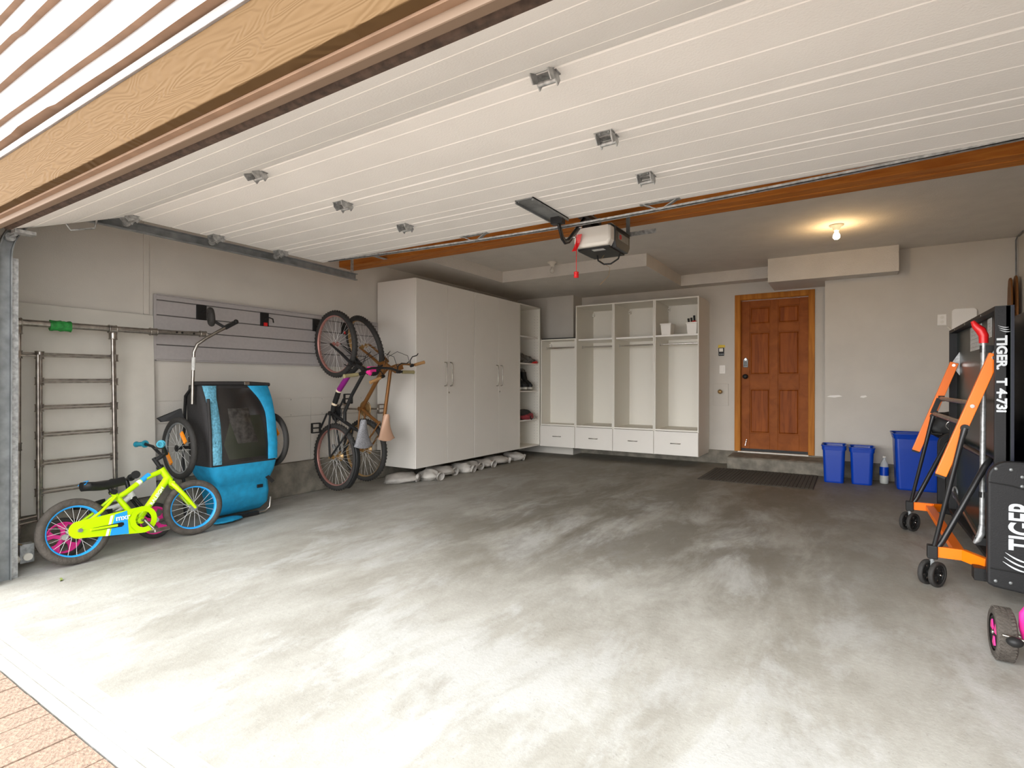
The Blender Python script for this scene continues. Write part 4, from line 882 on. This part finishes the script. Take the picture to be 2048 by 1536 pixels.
# ---- hanging bikes
def hanging(lab, Y, tau, z0, wb, R, C, steer, barw, group='bicycles hanging from wall hooks'):
    T = Vector((math.cos(tau), -math.sin(tau), 0)); Lf = T.cross(Vector((0, 0, 1)))
    mm = Matrix(((0, Lf.x, T.x, SX+.010), (0, Lf.y, T.y, Y), (1, 0, 0, z0), (0, 0, 0, 1)))
    b = thing('mountain_bicycle', lab, 'bicycle', group=group, mtx=mm)
    HT_, HB_ = V(.835, .800+min(0, C['bt'])), V(.905, .655+min(0, C['bt'])*.6); S = steer_xf(HB_, HT_, steer)
    tr_ = .027
    wheel(b, 'rear_wheel', V(0, R), R, tr_, 'rubber', C['rim'], 'spoke', 32, .065, C['hub'], knobs=56)
    wheel(b, 'front_wheel', V(wb, R), R, tr_, 'rubber', C['rim'], 'spoke', 32, .05, C['hub2'], S, knobs=56)
    B_ = V(.43, .275); ST = V(.285, C['st']-.095)
    f_ = MB().cyl(HB_, HT_, .022, n=14)
    if C['curved']:
        f_.tube([B_, V(.50, .30), V(.66, .38), V(.80, .52), HB_+V(-.005, .03)], [.020, .026, .027, .026, .022], 12)
        f_.tube([V(.355, .47), V(.45, .47), V(.62, .58), HT_-V(-.012, .03)], .017, 10)
    else:
        f_.cyl(B_, HB_+V(-.005, .03), .021, n=12); f_.cyl(V(.295, .61), HT_-V(-.012, .03), .018, n=12)
    f_.cyl(B_, ST, .017, n=12); f_.cyl(B_-V(0, 0, .036), B_+V(0, 0, .036), .023, n=12)
    for s in (-1, 1):
        f_.tube([V(.31, .58, s*.018), V(.18, .50, s*.05), V(0, R, s*.066)], .009, 8); f_.tube([B_+V(-.01, 0, s*.025), V(.25, .285, s*.05), V(0, R, s*.066)], .010, 8)
    fo_ = f_.build('frame', C['frame'], b)
    if C['curved']:
        MB().tube([V(.66, .38), V(.735, .455), V(.80, .52)], [.0278, .0280, .0268], 12).build('purple_panel', 'purple', fo_)
        for q0, q1 in ((V(.645, .372), V(.668, .384)), (V(.515, .306), V(.535, .315))): MB().cyl(q0, q1, .0282, n=12).build('cream_band', 'cream', fo_)
    k_ = MB()
    for s in (-1, 1): k_.tube([HB_+V(.01, -.02, s*.05), V(wb-.10, .50, s*.056), V(wb, R, s*.058)], [.016, .015, .010], 10)
    k_.cyl(HB_+V(.006, -.012, -.055), HB_+V(.006, -.012, .055), .017, n=10).xf(S).build('fork', C['fork'], b)
    MB().cyl(HT_, HT_+V(-.02, .045), .017, n=12).cyl(HT_+V(-.015, .035), HT_+V(.035, .07), .017, n=12).box(.835, .885, -.035, .035, .845, .885).xf(S).build('stem', C['stem'], b)
    H = HT_+V(.035, .075+C['bt']); hw = barw/2
    MB().tube([H+V(-.055, .075, hw), H+V(-.045, .072, hw*.62), H+V(-.01, .045, hw*.36), H+V(0, .0, hw*.12), H, H+V(0, 0, -hw*.12), H+V(-.01, .045, -hw*.36), H+V(-.045, .072, -hw*.62), H+V(-.055, .075, -hw)], .0115, 8).xf(S).build('handlebar', C['bar'], b)
    for s in (-1, 1):
        MB().cyl(H+V(-.049, .073, s*hw*.66), H+V(-.056, .075, s*hw*1.01), .0165, n=12).cyl(H+V(-.056, .075, s*hw*1.0), H+V(-.057, .075, s*hw*1.03), .018, n=12).xf(S).build('grip', C['grip'], b)
        MB().tube([H+V(-.035, .066, s*hw*.52), H+V(.01, .062, s*hw*.56), H+V(.035, .05, s*hw*.70), H+V(.03, .045, s*hw*.88), H+V(.045, .045, s*hw*.95)], .0055, 6).cyl(H+V(-.043, .070, s*hw*.50), H+V(-.045, .071, s*hw*.60), .017, n=10).xf(S).build('brake_lever', 'blackm', b)
        MB().tube([H+V(0, .06, s*hw*.55), H+V(.11, .06, s*hw*.42), H+V(.15, .0, s*hw*.15), H+V(.10, -.10, s*.02), HB_+V(.02, .02, s*.03)], .0028, 5).build('brake_cable', 'black', b)
    cr_ = MB().disc(B_+V(0, 0, -.045), (0, 1, 0), .075, .004, 24).torus(B_+V(0, 0, -.05), (0, 1, 0), .082, .005, 28, 6).build('chainring', C['ring'], b)
    for s, a in ((-1, rad(C['ca'])), (1, rad(C['ca']+180))):
        d = V(math.cos(a), math.sin(a)); p = B_+V(0, 0, s*.06); q = p+d*.165+V(0, 0, s*.012)
        MB().cyl(p, q, .010, n=8).build('crank_arm', C['crank'], b)
        pd = MB(); c0 = q+V(0, 0, s*.055)
        for w in (-.045, .045): pd.box(c0.x-.048, c0.x+.048, c0.y+w-.005, c0.y+w+.005, c0.z-.012, c0.z+.012)
        for u in (-.045, 0, .045): pd.box(c0.x+u-.006, c0.x+u+.006, c0.y-.045, c0.y+.045, c0.z-.010, c0.z+.010)
        pd.build('pedal', C['pedal'], b)
    ch = MB()
    for w in (1, -1): ch.tube([B_+V(0, w*.078, -.05), V(0, R+w*.035, -.05)], .0035, 5)
    ch.build('chain', C['chain'], b)
    MB().lathe([(.012, 0), (.05, .0), (.05, .004), (.042, .008), (.034, .016), (.026, .024), (.012, .026)], V(0, R, -.058), (0, 1, 0), 20).build('cassette', C['hub'], b)
    MB().cyl(ST, V(.245, C['st']), .0135, n=10).build('seat_post', C['post'], b)
    saddle(b, C['saddle'], .115, .385, C['st']+.028, .118, .07, nose=.030)
    if C.get('fender'):
        secs = []
        for i in range(12):
            a = rad(62+i*7.5); d = Vector((math.cos(a), 0, math.sin(a))); secs.append([V(0, R)+d*(R+.016+h)+Vector((0, w, 0)) for w, h in ((-.032, -.010), (-.02, .004), (0, .008), (.02, .004), (.032, -.010), (.018, 0), (0, .004), (-.018, 0))])
        MB().loft(secs).build('mudguard', 'black', b)
    MB().tube([V(.02, R-.02, -.06), V(.05, R-.06, -.066), V(.09, R-.10, -.062)], .010, 6).disc(V(.04, R-.07, -.06), (0, 1, 0), .025, .008, 12).disc(V(.09, R-.11, -.06), (0, 1, 0), .025, .008, 12).build('derailleur', 'track', b)
    return b
hanging('black bike with purple panel and rose rims hanging from the wall', 3.610, rad(3), .375, 1.115, .330, dict(rim='rose', hub='brass', hub2='rose', frame='black', curved=True, fork='blackm', stem='pink', bar='blackm', grip='olive', ring='blackm', ca=30, crank='blackm', pedal='black', chain='track', post='blackm', saddle='saddle_grey', fender=True, st=.735, bt=.045), rad(4), .78)
hanging('brown bike with tan saddle hanging beside the cabinet', 3.985, rad(2), .405, 1.09, .325, dict(rim='brass', hub='brass', hub2='brass', frame='copper', curved=False, fork='copper', stem='copper', bar='copper', grip='tan', ring='brass', ca=90, crank='steel', pedal='steel', chain='brass', post='steel', saddle='saddle_tan', st=.64, bt=-.06), rad(22), .64)
# ================================================================ BIKE TRAILER
tl = thing('bike_trailer', 'blue and black child bike trailer standing on end', 'bike trailer', (-4.35, 2.55, .02))
# body sections: z, x_front, x_back, y0, y1
def tsec(z, xf_, xb, y0, y1, r=.05):
    return [Vector((x, y, z)) for x, y in rrect(xb, xf_, y0, y1, r, 4)]
low = [tsec(.03, -4.30, -4.46, 2.40, 2.80, .04), tsec(.10, -4.19, -4.47, 2.39, 2.80), tsec(.20, -4.155, -4.47, 2.36, 2.79), tsec(.285, -4.165, -4.47, 2.345, 2.785), tsec(.30, -4.150, -4.47, 2.34, 2.79), tsec(.38, -4.13, -4.47, 2.29, 2.82), tsec(.455, -4.12, -4.47, 2.262, 2.835)]
MB().loft(low).build('lower_skirt', 'fabric', tl)
upn = [tsec(.450, -4.125, -4.47, 2.265, 2.832), tsec(.60, -4.125, -4.47, 2.255, 2.830), tsec(.80, -4.15, -4.47, 2.245, 2.826), tsec(.97, -4.20, -4.47, 2.24, 2.822), tsec(1.085, -4.265, -4.44, 2.24, 2.82)]
MB().loft(upn).build('canopy', 'blackfab', tl)
def xfz(z):
    T_ = [(.45, -4.125), (.60, -4.125), (.80, -4.15), (.97, -4.20), (1.085, -4.265)]
    for (a, xa), (b, xb) in zip(T_, T_[1:]):
        if z <= b: return xa+(xb-xa)*(z-a)/(b-a)
    return T_[-1][1]
def strip(name, m, ya, yb, z0, z1, out, n=14, wav=0, parent=None, cut=0):
    f, bk = [], []
    secs = []
    for i in range(n+1):
        z = z0+(z1-z0)*i/n; y0 = ya(z) if callable(ya) else ya; y1 = yb(z) if callable(yb) else yb
        w = wav*math.sin(i*2.7); x = xfz(z)+out
        secs.append([Vector((x-.004, y0, z)), Vector((x, y0+.004, z)), Vector((x+w, (y0+y1)/2, z)), Vector((x, y1-.004, z)), Vector((x-.004, y1, z))])
    return MB().loft(secs).build(name, m, parent or tl)
strip('blue_side_band', 'fabric2', 2.262, lambda z: 2.345+.03*max(0, (z-.98)/.1), .47, 1.08, .012, wav=.006)
strip('blue_side_band', 'fabric', lambda z: 2.735-.10*max(0, (z-.86)/.22)**1.5, 2.822, .47, 1.08, .010)
strip('inner_lining', 'inner', lambda z: 2.36+.35*abs(z-.62), lambda z: 2.72-.2*max(0, z-.7), .50, .84, .003)
strip('clear_window', 'mesh', 2.345, lambda z: 2.737-.09*max(0, (z-.86)/.22)**1.5, .475, 1.06, .006)
strip('child_seat', 'cloth_grey', lambda z: 2.42+.3*max(0, .8-z), lambda z: 2.60+.3*max(0, .8-z), .62, .90, .0045)
MB().tube([(-4.275, 2.215, 1.098), (-4.262, 2.40, 1.100), (-4.262, 2.66, 1.100), (-4.275, 2.845, 1.090)], .016, 8).build('top_bar', 'blackfab', tl)
box('buckle', 'chrome', tl, -4.252, -4.238, 2.60, 2.645, 1.088, 1.112, .003)
box('strap_clip', 'black', tl, -4.160, -4.148, 2.66, 2.71, .235, .262, .003)
MB().bar((-4.15, 2.735, .33), (-4.13, 2.79, .27), .03, .006, up=(1, 0, 0)).build('strap', 'black', tl)
for y in (2.235, 2.827): MB().tube([(-4.44, y, .06), (-4.48, y, .5), (-4.44, y, 1.0), (-4.30, y, 1.10)], .012, 8).build('side_rail', 'blackm', tl)
MB().tube([(-4.165, 2.262, .98), (-4.125, 2.258, .72), (-4.118, 2.262, .46)], .012, 8).build('edge_piping', 'blackfab', tl)
MB().tube([(-4.20, 2.42, .018), (-4.20, 2.76, .020), (-4.19, 2.80, .05), (-4.18, 2.80, .14)], .011, 8).build('bumper_tube', 'steel', tl)
MB().box(-4.215, -4.185, 2.44, 2.70, .006, .032).build('bumper_sleeve', 'black', tl)
MB().ball((-4.17, 2.42, .022), (.06, .13, .016), 16, 8, lump(77, .2, 4)).build('loose_flap', 'fabric', tl)
for y, yh in ((2.135, 2.24), (2.905, 2.82)):
    c = Vector((-4.33, y, .605)); w_ = MB()
    Rw = .238
    rm = MB().torus(c, (0, 1, 0), .192, .008, 44, 8, 1.5).build('trailer_wheel', 'track', tl)
    MB().torus(c, (0, 1, 0), .215, .023, 48, 10).build('tyre', 'rubber', rm)
    sp = MB()
    for i in range(20):
        a = 2*PI*i/20; sd = 1 if i % 2 else -1; sp.cyl(c+Vector((.015*math.cos(a+sd), sd*.018, .015*math.sin(a+sd))), c+Vector((.19*math.cos(a), 0, .19*math.sin(a))), .0013, n=4, caps=False)
    sp.build('spokes', 'spoke', rm)
    MB().cyl(c-Vector((0, .03, 0)), (c.x, yh, c.z), .012, n=10).disc(c-Vector((0, .02, 0)), (0, 1, 0), .026, .005, 14).disc(c+Vector((0, .02, 0)), (0, 1, 0), .026, .005, 14).build('hub', 'black', rm)
    for a in (25, 205):
        d = Vector((math.cos(rad(a+15)), 0, math.sin(rad(a+15)))); p = c+d*.135+Vector((0, -.022, 0)); tg = Vector((-d.z, 0, d.x))
        MB().bar(p-tg*.048, p+tg*.048, .012, .030, up=d).build('orange_reflector', 'orange', rm)
arm = MB().tube([(-4.28, 2.205, .94), (-4.28, 2.207, 1.10), (-4.28, 2.215, 1.34), (-4.27, 2.235, 1.40), (-4.25, 2.29, 1.45), (-4.25, 2.385, 1.51), (-4.25, 2.50, 1.58)], .012, 10).build('tow_arm', 'steel', tl)
MB().tube([(-4.28, 2.2115, 1.20), (-4.28, 2.214, 1.30)], .0145, 8).build('label_sleeve', 'paper', arm)
MB().bar((-4.25, 2.44, 1.545), (-4.25, 2.52, 1.594), .034, .03).ball((-4.245, 2.53, 1.602), .02, 10, 7).build('hitch', 'black', arm)
cw = MB().torus((-4.28, 2.345, 1.625), (.35, .93, .1), .055, .022, 30, 10).build('caster_wheel', 'rubber', tl)
MB().disc((-4.28, 2.345, 1.625), (.35, .93, .1), .040, .022, 18).build('caster_hub', 'black', cw)
MB().bar((-4.285, 2.36, 1.60), (-4.255, 2.45, 1.545), .022, .02).build('caster_fork', 'black', cw)
MB().prism([(-4.46, 2.20, .90), (-4.52, 2.06, .83), (-4.50, 2.08, .80), (-4.42, 2.20, .82)], (.012, .01, 0)).build('wheel_mudguard', 'black', tl)
# ================================================================ TABLE TENNIS TABLE (folded, right side)
tt = thing('tennis_table', 'folded table tennis table with orange frame by the right wall', 'table tennis table', (.75, 4.4, 0))
TY0, TY1, TZ0, TZ1 = 3.65, 5.15, .16, 1.505
# left half: board seen from its underside with apron all round
hl = box('table_half', 'ttboard', tt, .672, .690, TY0, TY1, TZ0, TZ1)
box('apron', 'ttblack', hl, .628, .690, TY0, TY0+.022, TZ0, TZ1, .002); box('apron', 'ttblack', hl, .628, .690, TY1-.022, TY1, TZ0, TZ1, .002)
box('apron', 'ttblack', hl, .628, .690, TY0+.022, TY1-.022, TZ1-.022, TZ1, .002); box('apron', 'ttblack', hl, .628, .690, TY0+.022, TY1-.022, TZ0, TZ0+.022, .002)
box('play_surface', 'ttblue', hl, .690, .704, TY0+.001, TY1-.001, TZ0, TZ1+.002, .001)
for y, z in ((4.0, TZ1-.012), (4.5, TZ1-.012), (4.9, TZ1-.012)): MB().disc((.6275, y, z), (1, 0, 0), .006, .003, 8).build('screw', 'chrome', hl)
hr = box('table_half', 'ttboard', tt, .835, .853, TY0, TY1, TZ0, TZ1)
box('apron', 'ttblack', hr, .835, .90, TY0, TY0+.022, TZ0, TZ1, .002); box('apron', 'ttblack', hr, .835, .90, TY1-.022, TY1, TZ0, TZ1, .002); box('apron', 'ttblack', hr, .835, .90, TY0+.022, TY1-.022, TZ1-.022, TZ1, .002)
box('play_surface', 'ttblue', hr, .820, .835, TY0+.001, TY1-.001, TZ0, TZ1+.002, .001)
# lettering on the near apron, read from top to bottom
def claws(name, m, parent, o, ux, uy, s):
    o = Vector(o); ux = Vector(ux); uy = Vector(uy); nz = ux.cross(uy)*.0015; mb = MB()
    for k in range(3):
        P = []; n = 9
        for i in range(n+1):
            f = i/n; P.append((f*s, (.10*math.sin(f*PI)+.0)*s+k*.30*s, .075*s*math.sin(PI*min(1, f*.92+.06))))
        up = [o+ux*a+uy*(b+w) for a, b, w in P]; dn = [o+ux*a+uy*(b-w*.4) for a, b, w in P]
        mb.prism(up+dn[::-1], nz)
    return mb.build(name, m, parent)
text('apron_lettering', 'TIGER.', 'silver', hl, .054, (.637, TY0-.0016, 1.352), (0, 0, -1), (1, 0, 0), .001, .0022, sx=1.10)
text('model_lettering', 'T 4-73i', 'silver', hl, .054, (.637, TY0-.0016, 1.135), (0, 0, -1), (1, 0, 0), .001, .0022, sx=1.10)
claws('apron_logo', 'silver', hl, (.640, TY0-.0012, 1.405), (1, 0, -.25), (.25, 0, -.9), .042)
# near and far side shields
def shield(y, s, nm='side_shield'):
    P = []
    for a in range(90, 181, 15): P.append((.66+.085*math.cos(rad(a)), .645+.085*math.sin(rad(a))))
    P += [(.575, .125), (.60, .112), (.70, .100), (.85, .095), (1.0, .10), (1.10, .112), (1.125, .125), (1.125, .645)]
    for a in range(0, 91, 15): P.append((1.04+.085*math.cos(rad(a)), .645+.085*math.sin(rad(a))))
    o = MB().prism([(x, y, z) for x, z in P], (0, -.045*s, 0)).build(nm, 'ttblack', tt, .010)
    yy = y-.0465*s
    for x, z in [(.605+i*.055, .692) for i in range(9)]+[(.605+i*.055, .145) for i in range(9)]+[(.70, .66), (.70, .615)]:
        MB().ball((x, yy, z), (.008, .004, .008), 10, 6).build('rivet', 'track', o)
    for z in (.60, .55, .50, .45): MB().ball((.588, yy, z), (.006, .003, .006), 8, 6).build('rivet', 'track', o) if s < 0 else None
    MB().tube([(.58, yy, .625), (.66, yy, .615), (.76, yy, .585), (.90, yy, .53)], .003, 5).tube([(.585, yy, .205), (.70, yy, .198), (.90, yy, .21)], .003, 5).build('moulded_seam', 'black', o)
    MB().box(.62, 1.08, min(y, y+.06*s), max(y, y+.06*s), .16, .60).build('shield_mount', 'black', o)
    return o
SY = 3.53
sn = shield(SY, 1)
text('shield_lettering', 'TIGER', 'silver', sn, .140, (.750, SY-.0465, .305), (0, 0, 1), (-1, 0, 0), .001, .003, sx=.62)
claws('shield_logo', 'silver', sn, (.640, SY-.0465, .290), (1, 0, -.42), (-.15, 0, -.75), .10)
shield(5.27, -1)
# orange lift arms
def arm_(y, parts=True):
    a = MB().bar((.640, y, 1.262), (.418, y, .612), .050, .030, up=(0, 1, 0)).build('lift_arm', 'orangep', tt, .003)
    d = (Vector((.418, y, .612))-Vector((.640, y, 1.262))).normalized()
    MB().bar((.418, y, .612), Vector((.418, y, .612))+d*.012, .044, .026, up=(0, 1, 0)).build('arm_cap', 'black', a)
    for f in (.03, .42): p = Vector((.640, y, 1.262)).lerp(Vector((.418, y, .612)), f); MB().cyl(p+Vector((0, -.018, 0)), p+Vector((0, -.024, 0)), .010, n=12).build('arm_bolt', 'chrome', a)
    MB().prism([(.672, y+.020, 1.34), (.672, y+.020, 1.17), (.622, y+.020, 1.25)], (0, .004, 0)).build('arm_bracket', 'galv', tt)
    return a
YA, YF = 3.715, 5.0
arm_(YA); arm_(YF)
for y in (YA, YF):
    p = Vector((.640, y, 1.262)).lerp(Vector((.418, y, .612)), .60)
    y2 = 3.735 if y == YA else 5.055
    MB().tube([p+Vector((.01, -.03, 0)), p+Vector((-.005, -.035, -.06)), (.392, y2-.01, .215)], [.017, .013, .011], 8).build('support_strut', 'blackm', tt)
    MB().cyl(p+Vector((.01, -.018, 0)), p+Vector((.01, -.042, 0)), .020, n=12).build('strut_joint', 'black', tt)
for f in (.40, .57):
    a = Vector((.640, YA, 1.262)).lerp(Vector((.418, YA, .612)), f); b = Vector((.640, YF, 1.262)).lerp(Vector((.418, YF, .612)), f)
    MB().cyl(a+Vector((.01, .01, 0)), b+Vector((.01, -.01, 0)), .014, n=10).build('cross_tube', 'steel', tt)
    MB().box(b.x-.005, b.x+.03, YF-.04, YF-.012, b.z-.02, b.z+.02).build('tube_joint', 'black', tt)
MB().bar(Vector((.640, YF-.024, 1.262)).lerp(Vector((.418, YF-.024, .612)), .40), Vector((.640, YF-.024, 1.262)).lerp(Vector((.418, YF-.024, .612)), .57), .030, .012, up=(0, 1, 0)).build('lock_plate', 'black', tt)
# U shaped tube: wheel post - up - along the board - down
MB().tube([(.400, 3.735, .195), (.43, 3.735, .25), (.605, 3.73, .675), (.628, 3.75, .705), (.630, 4.4, .705), (.628, 5.02, .705), (.605, 5.05, .675), (.43, 5.055, .25), (.400, 5.055, .195)], .0145, 10).build('u_tube', 'blackm', tt)
# base
for y, lab in ((3.735, 'n'), (5.055, 'f')):
    MB().box(.362, .408, y-.026, y+.026, .150, .222).build('wheel_post', 'black', tt, .005)
    MB().cyl((.385, y, .135), (.385, y, .155), .012, n=10).build('caster_stem', 'track', tt)
    ax = Vector((.82, -.57, 0)).normalized(); tq = Vector((.57, .82, 0))
    for dx in (-.026, .026):
        c = Vector((.385, y, .068))+ax*dx
        w = MB().lathe([(.050, -.011), (.066, -.011), (.068, -.006), (.068, .006), (.066, .011), (.050, .011), (.050, -.011)], c, ax, 36).build('caster_wheel', 'rubber', tt)
        h = MB().torus(c, ax, .047, .006, 30, 6, 1.7).cyl(c-ax*.014, c+ax*.014, .011, n=12)
        for k in range(6): a = 2*PI*k/6; h.bar(c, c+(tq*math.cos(a)+Vector((0, 0, 1))*math.sin(a))*.045, .012, .010, up=ax)
        h.build('wheel_hub', 'black', w); MB().ball(c+ax*.015, .006, 8, 6).build('hub_cap', 'chrome', w)
    MB().cyl(Vector((.385, y, .068))-ax*.04, Vector((.385, y, .068))+ax*.04, .006, n=8).box(.377, .393, y-.010, y+.010, .066, .14).build('caster_axle', 'track', tt)
    MB().bar((.408, y, .190), (.520, y, .190), .030, .058, up=(0, 0, 1)).build('base_beam', 'orangep', tt, .002)
    sg = -1 if y < 4 else 1
    MB().bar((.515, y, .190), (.60, y+sg*.085, .178), .030, .058, up=(0, 0, 1)).build('base_beam', 'orangep', tt, .002)
MB().bar((.505, 3.74, .190), (.505, 5.05, .190), .050, .030, up=(0, 0, 1)).build('base_crossbar', 'orangep', tt, .002)
fg = MB().box(.540, .60, 3.585, 3.66, .105, .168)
for i in range(7): fg.box(.575, .612, 3.582, 3.664, .108+i*.009, .112+i*.009)
fg.build('corner_foot', 'black', tt, .008)
# tilt rod with red handle and tension strut
MB().cyl((.606, 3.785, 1.335), (.600, 3.775, .33), .0125, n=12).build('release_rod', 'galv', tt)
MB().tube([(.600, 3.775, .35), (.598, 3.775, .31), (.585, 3.775, .275), (.570, 3.775, .25)], [.014, .018, .017, .010], 8).build('rod_shoe', 'galv', tt)
MB().tube([(.606, 3.785, 1.325), (.606, 3.785, 1.365), (.594, 3.785, 1.395), (.572, 3.785, 1.420), (.560, 3.785, 1.445)], [.020, .022, .023, .017, .009], 10).build('red_lever', 'red', tt)
MB().box(.592, .672, 3.775, 3.80, 1.275, 1.312).build('rod_clip', 'black', tt); MB().box(.588, .672, 3.765, 3.79, .50, .53).build('rod_clip', 'black', tt)
MB().bar((.630, 4.95, .33), (.592, 3.80, .28), .014, .022, up=(0, 0, 1)).build('tension_bar', 'steel', tt)
MB().box(.57, .67, 3.765, 3.83, .245, .285).build('bar_clamp', 'black', tt)
MB().torus((.64, 4.95, .33), (1, .2, 0), .04, .006, 20, 6).build('cable_loop', 'track', tt)
# labels on the board
for y0, y1, z0, z1 in ((4.25, 4.60, 1.32, 1.472), (3.98, 4.08, 1.37, 1.478)):
    l = box('paper_label', 'paper', hl, .670, .6722, y0, y1, z0, z1)
    for k in range(5): box('print_line', 'slat', l, .6695, .6702, y0+.02, y1-.02-.02*(k % 2), z1-.03-k*(z1-z0)*.17, z1-.026-k*(z1-z0)*.17)
# dark equipment bag behind the table
bg_ = thing('equipment_bag', 'dark equipment bag bulging out behind the folded table', 'bag', (.80, 5.72, 0))
MB().loft([[Vector((.82+px*k, 5.74+py*k, z)) for px, py in rrect(-.10, .10, -.10, .10, .04, 4)] for z, k in ((0, .95), (.05, 1.1), (.30, 1.15), (.55, 1.1), (.66, 1.2))]).build('bag_body', 'blackfab', bg_)
MB().ball((.70, 5.72, .755), (.16, .14, .115), 26, 16, lump(91, .22, 5)).build('bag_top', 'black', bg_)
MB().tube([(.56, 5.62, .83), (.545, 5.60, .76), (.575, 5.60, .70), (.64, 5.58, .70)], .010, 8).build('bag_handle', 'black', bg_)
MB().torus((.70, 5.595, .77), (.2, 1, .2), .035, .006, 20, 6).build('metal_ring', 'chrome', bg_)
MB().ball((.70, 5.63, .665), (.07, .05, .022), 14, 8, lump(92, .2, 4)).build('blue_strap', 'bin', bg_)
# ---------------------------------------------------------------- pink tricycle at the right edge
tk = thing('tricycle', 'pink childrens tricycle with dusty black tyre at the right edge', 'tricycle', (.73, 2.75, 0))
for x in (.522, .93):
    w = MB().disc((x, 2.885, .102), (1, 0, 0), .062, .044, 28).torus((x, 2.885, .102), (1, 0, 0), .062, .012, 32, 8, 2.4).build('rear_wheel', 'black', tk)
    ty = MB(); prf = [(-.030, .072), (-.032, .090), (-.026, .099), (-.010, .102), (.010, .102), (.026, .099), (.032, .090), (.030, .072)]
    ty.lathe([(r, h) for h, r in prf], (x, 2.885, .102), (1, 0, 0), 44)
    for i in range(44):
        a = 2*PI*i/44; d = Vector((0, math.cos(a), math.sin(a))); tg = Vector((0, -math.sin(a), math.cos(a)))
        for sx in (-.018, .0, .018): p = Vector((x+sx, 2.885, .102))+d*.101; ty.bar(p-d*.002, p+d*.0025, .016, .008, up=(tg+Vector((.5*(1 if sx > 0 else -1), 0, 0))))
    ty.build('tyre', 'tyreg', w)
    for k in range(3):
        a0 = 2*PI*k/3+.5; P = [(x-.024, 2.885+r*math.cos(a0+a), .102+r*math.sin(a0+a)) for r, a in ((.018, -.4), (.052, -.42), (.056, 0), (.052, .42), (.018, .4))]
        MB().prism(P, (-.004, 0, 0)).build('pink_insert', 'pink', w)
    MB().ball((x-.029, 2.885, .102), (.006, .009, .009), 10, 6).build('axle_cap', 'chrome', w)
MB().cyl((.55, 2.885, .102), (.93, 2.885, .102), .008, n=10).build('axle', 'steel', tk)
MB().tube([(.590, 2.87, .105), (.578, 2.855, .15), (.578, 2.85, .205), (.595, 2.845, .240), (.635, 2.84, .252), (.73, 2.84, .254), (.83, 2.84, .252), (.868, 2.845, .240), (.882, 2.85, .205), (.882, 2.855, .15), (.872, 2.87, .105)], .0145, 10).build('rear_hoop', 'pink', tk)
MB().tube([(.73, 2.84, .24), (.73, 2.60, .26), (.73, 2.40, .36), (.73, 2.36, .46)], .017, 10).build('frame_tube', 'pink', tk)
MB().torus((.73, 2.38, .13), (1, 0, 0), .105, .022, 36, 10).build('front_wheel', 'tyreg', tk)
MB().tube([(.70, 2.38, .13), (.70, 2.38, .27), (.73, 2.37, .33)], .010, 8).tube([(.76, 2.38, .13), (.76, 2.38, .27), (.73, 2.37, .33)], .010, 8).build('front_fork', 'pink', tk)
MB().tube([(.55, 2.46, .52), (.65, 2.40, .51), (.73, 2.36, .47), (.81, 2.40, .51), (.91, 2.46, .52)], .010, 8).build('handlebar', 'blackm', tk)
MB().ball((.73, 2.72, .30), (.10, .13, .03), 18, 9).build('seat', 'black', tk)
MB().cyl((.500, 2.765, .138), (.73, 2.745, .112), .006, n=8).build('step_rod', 'steel', tk)
MB().ball((.532, 2.745, .126), (.026, .022, .019), 14, 9).build('rod_knob', 'black', tk)
# ---------------------------------------------------------------- small litter
lf_ = MB().loft([[Vector((-3.74+.008*i, 1.205+.004*math.sin(i), .004+.006*math.sin(i*1.3))), Vector((-3.738+.008*i, 1.205+.010*math.sin(PI*i/5)+.003, .008+.006*math.sin(i*1.3)))] for i in range(6)], closed=False, caps=False).build('fallen_leaf', 'leaf')
tag(lf_, 'small curled green leaf on the floor near the track', 'leaf')
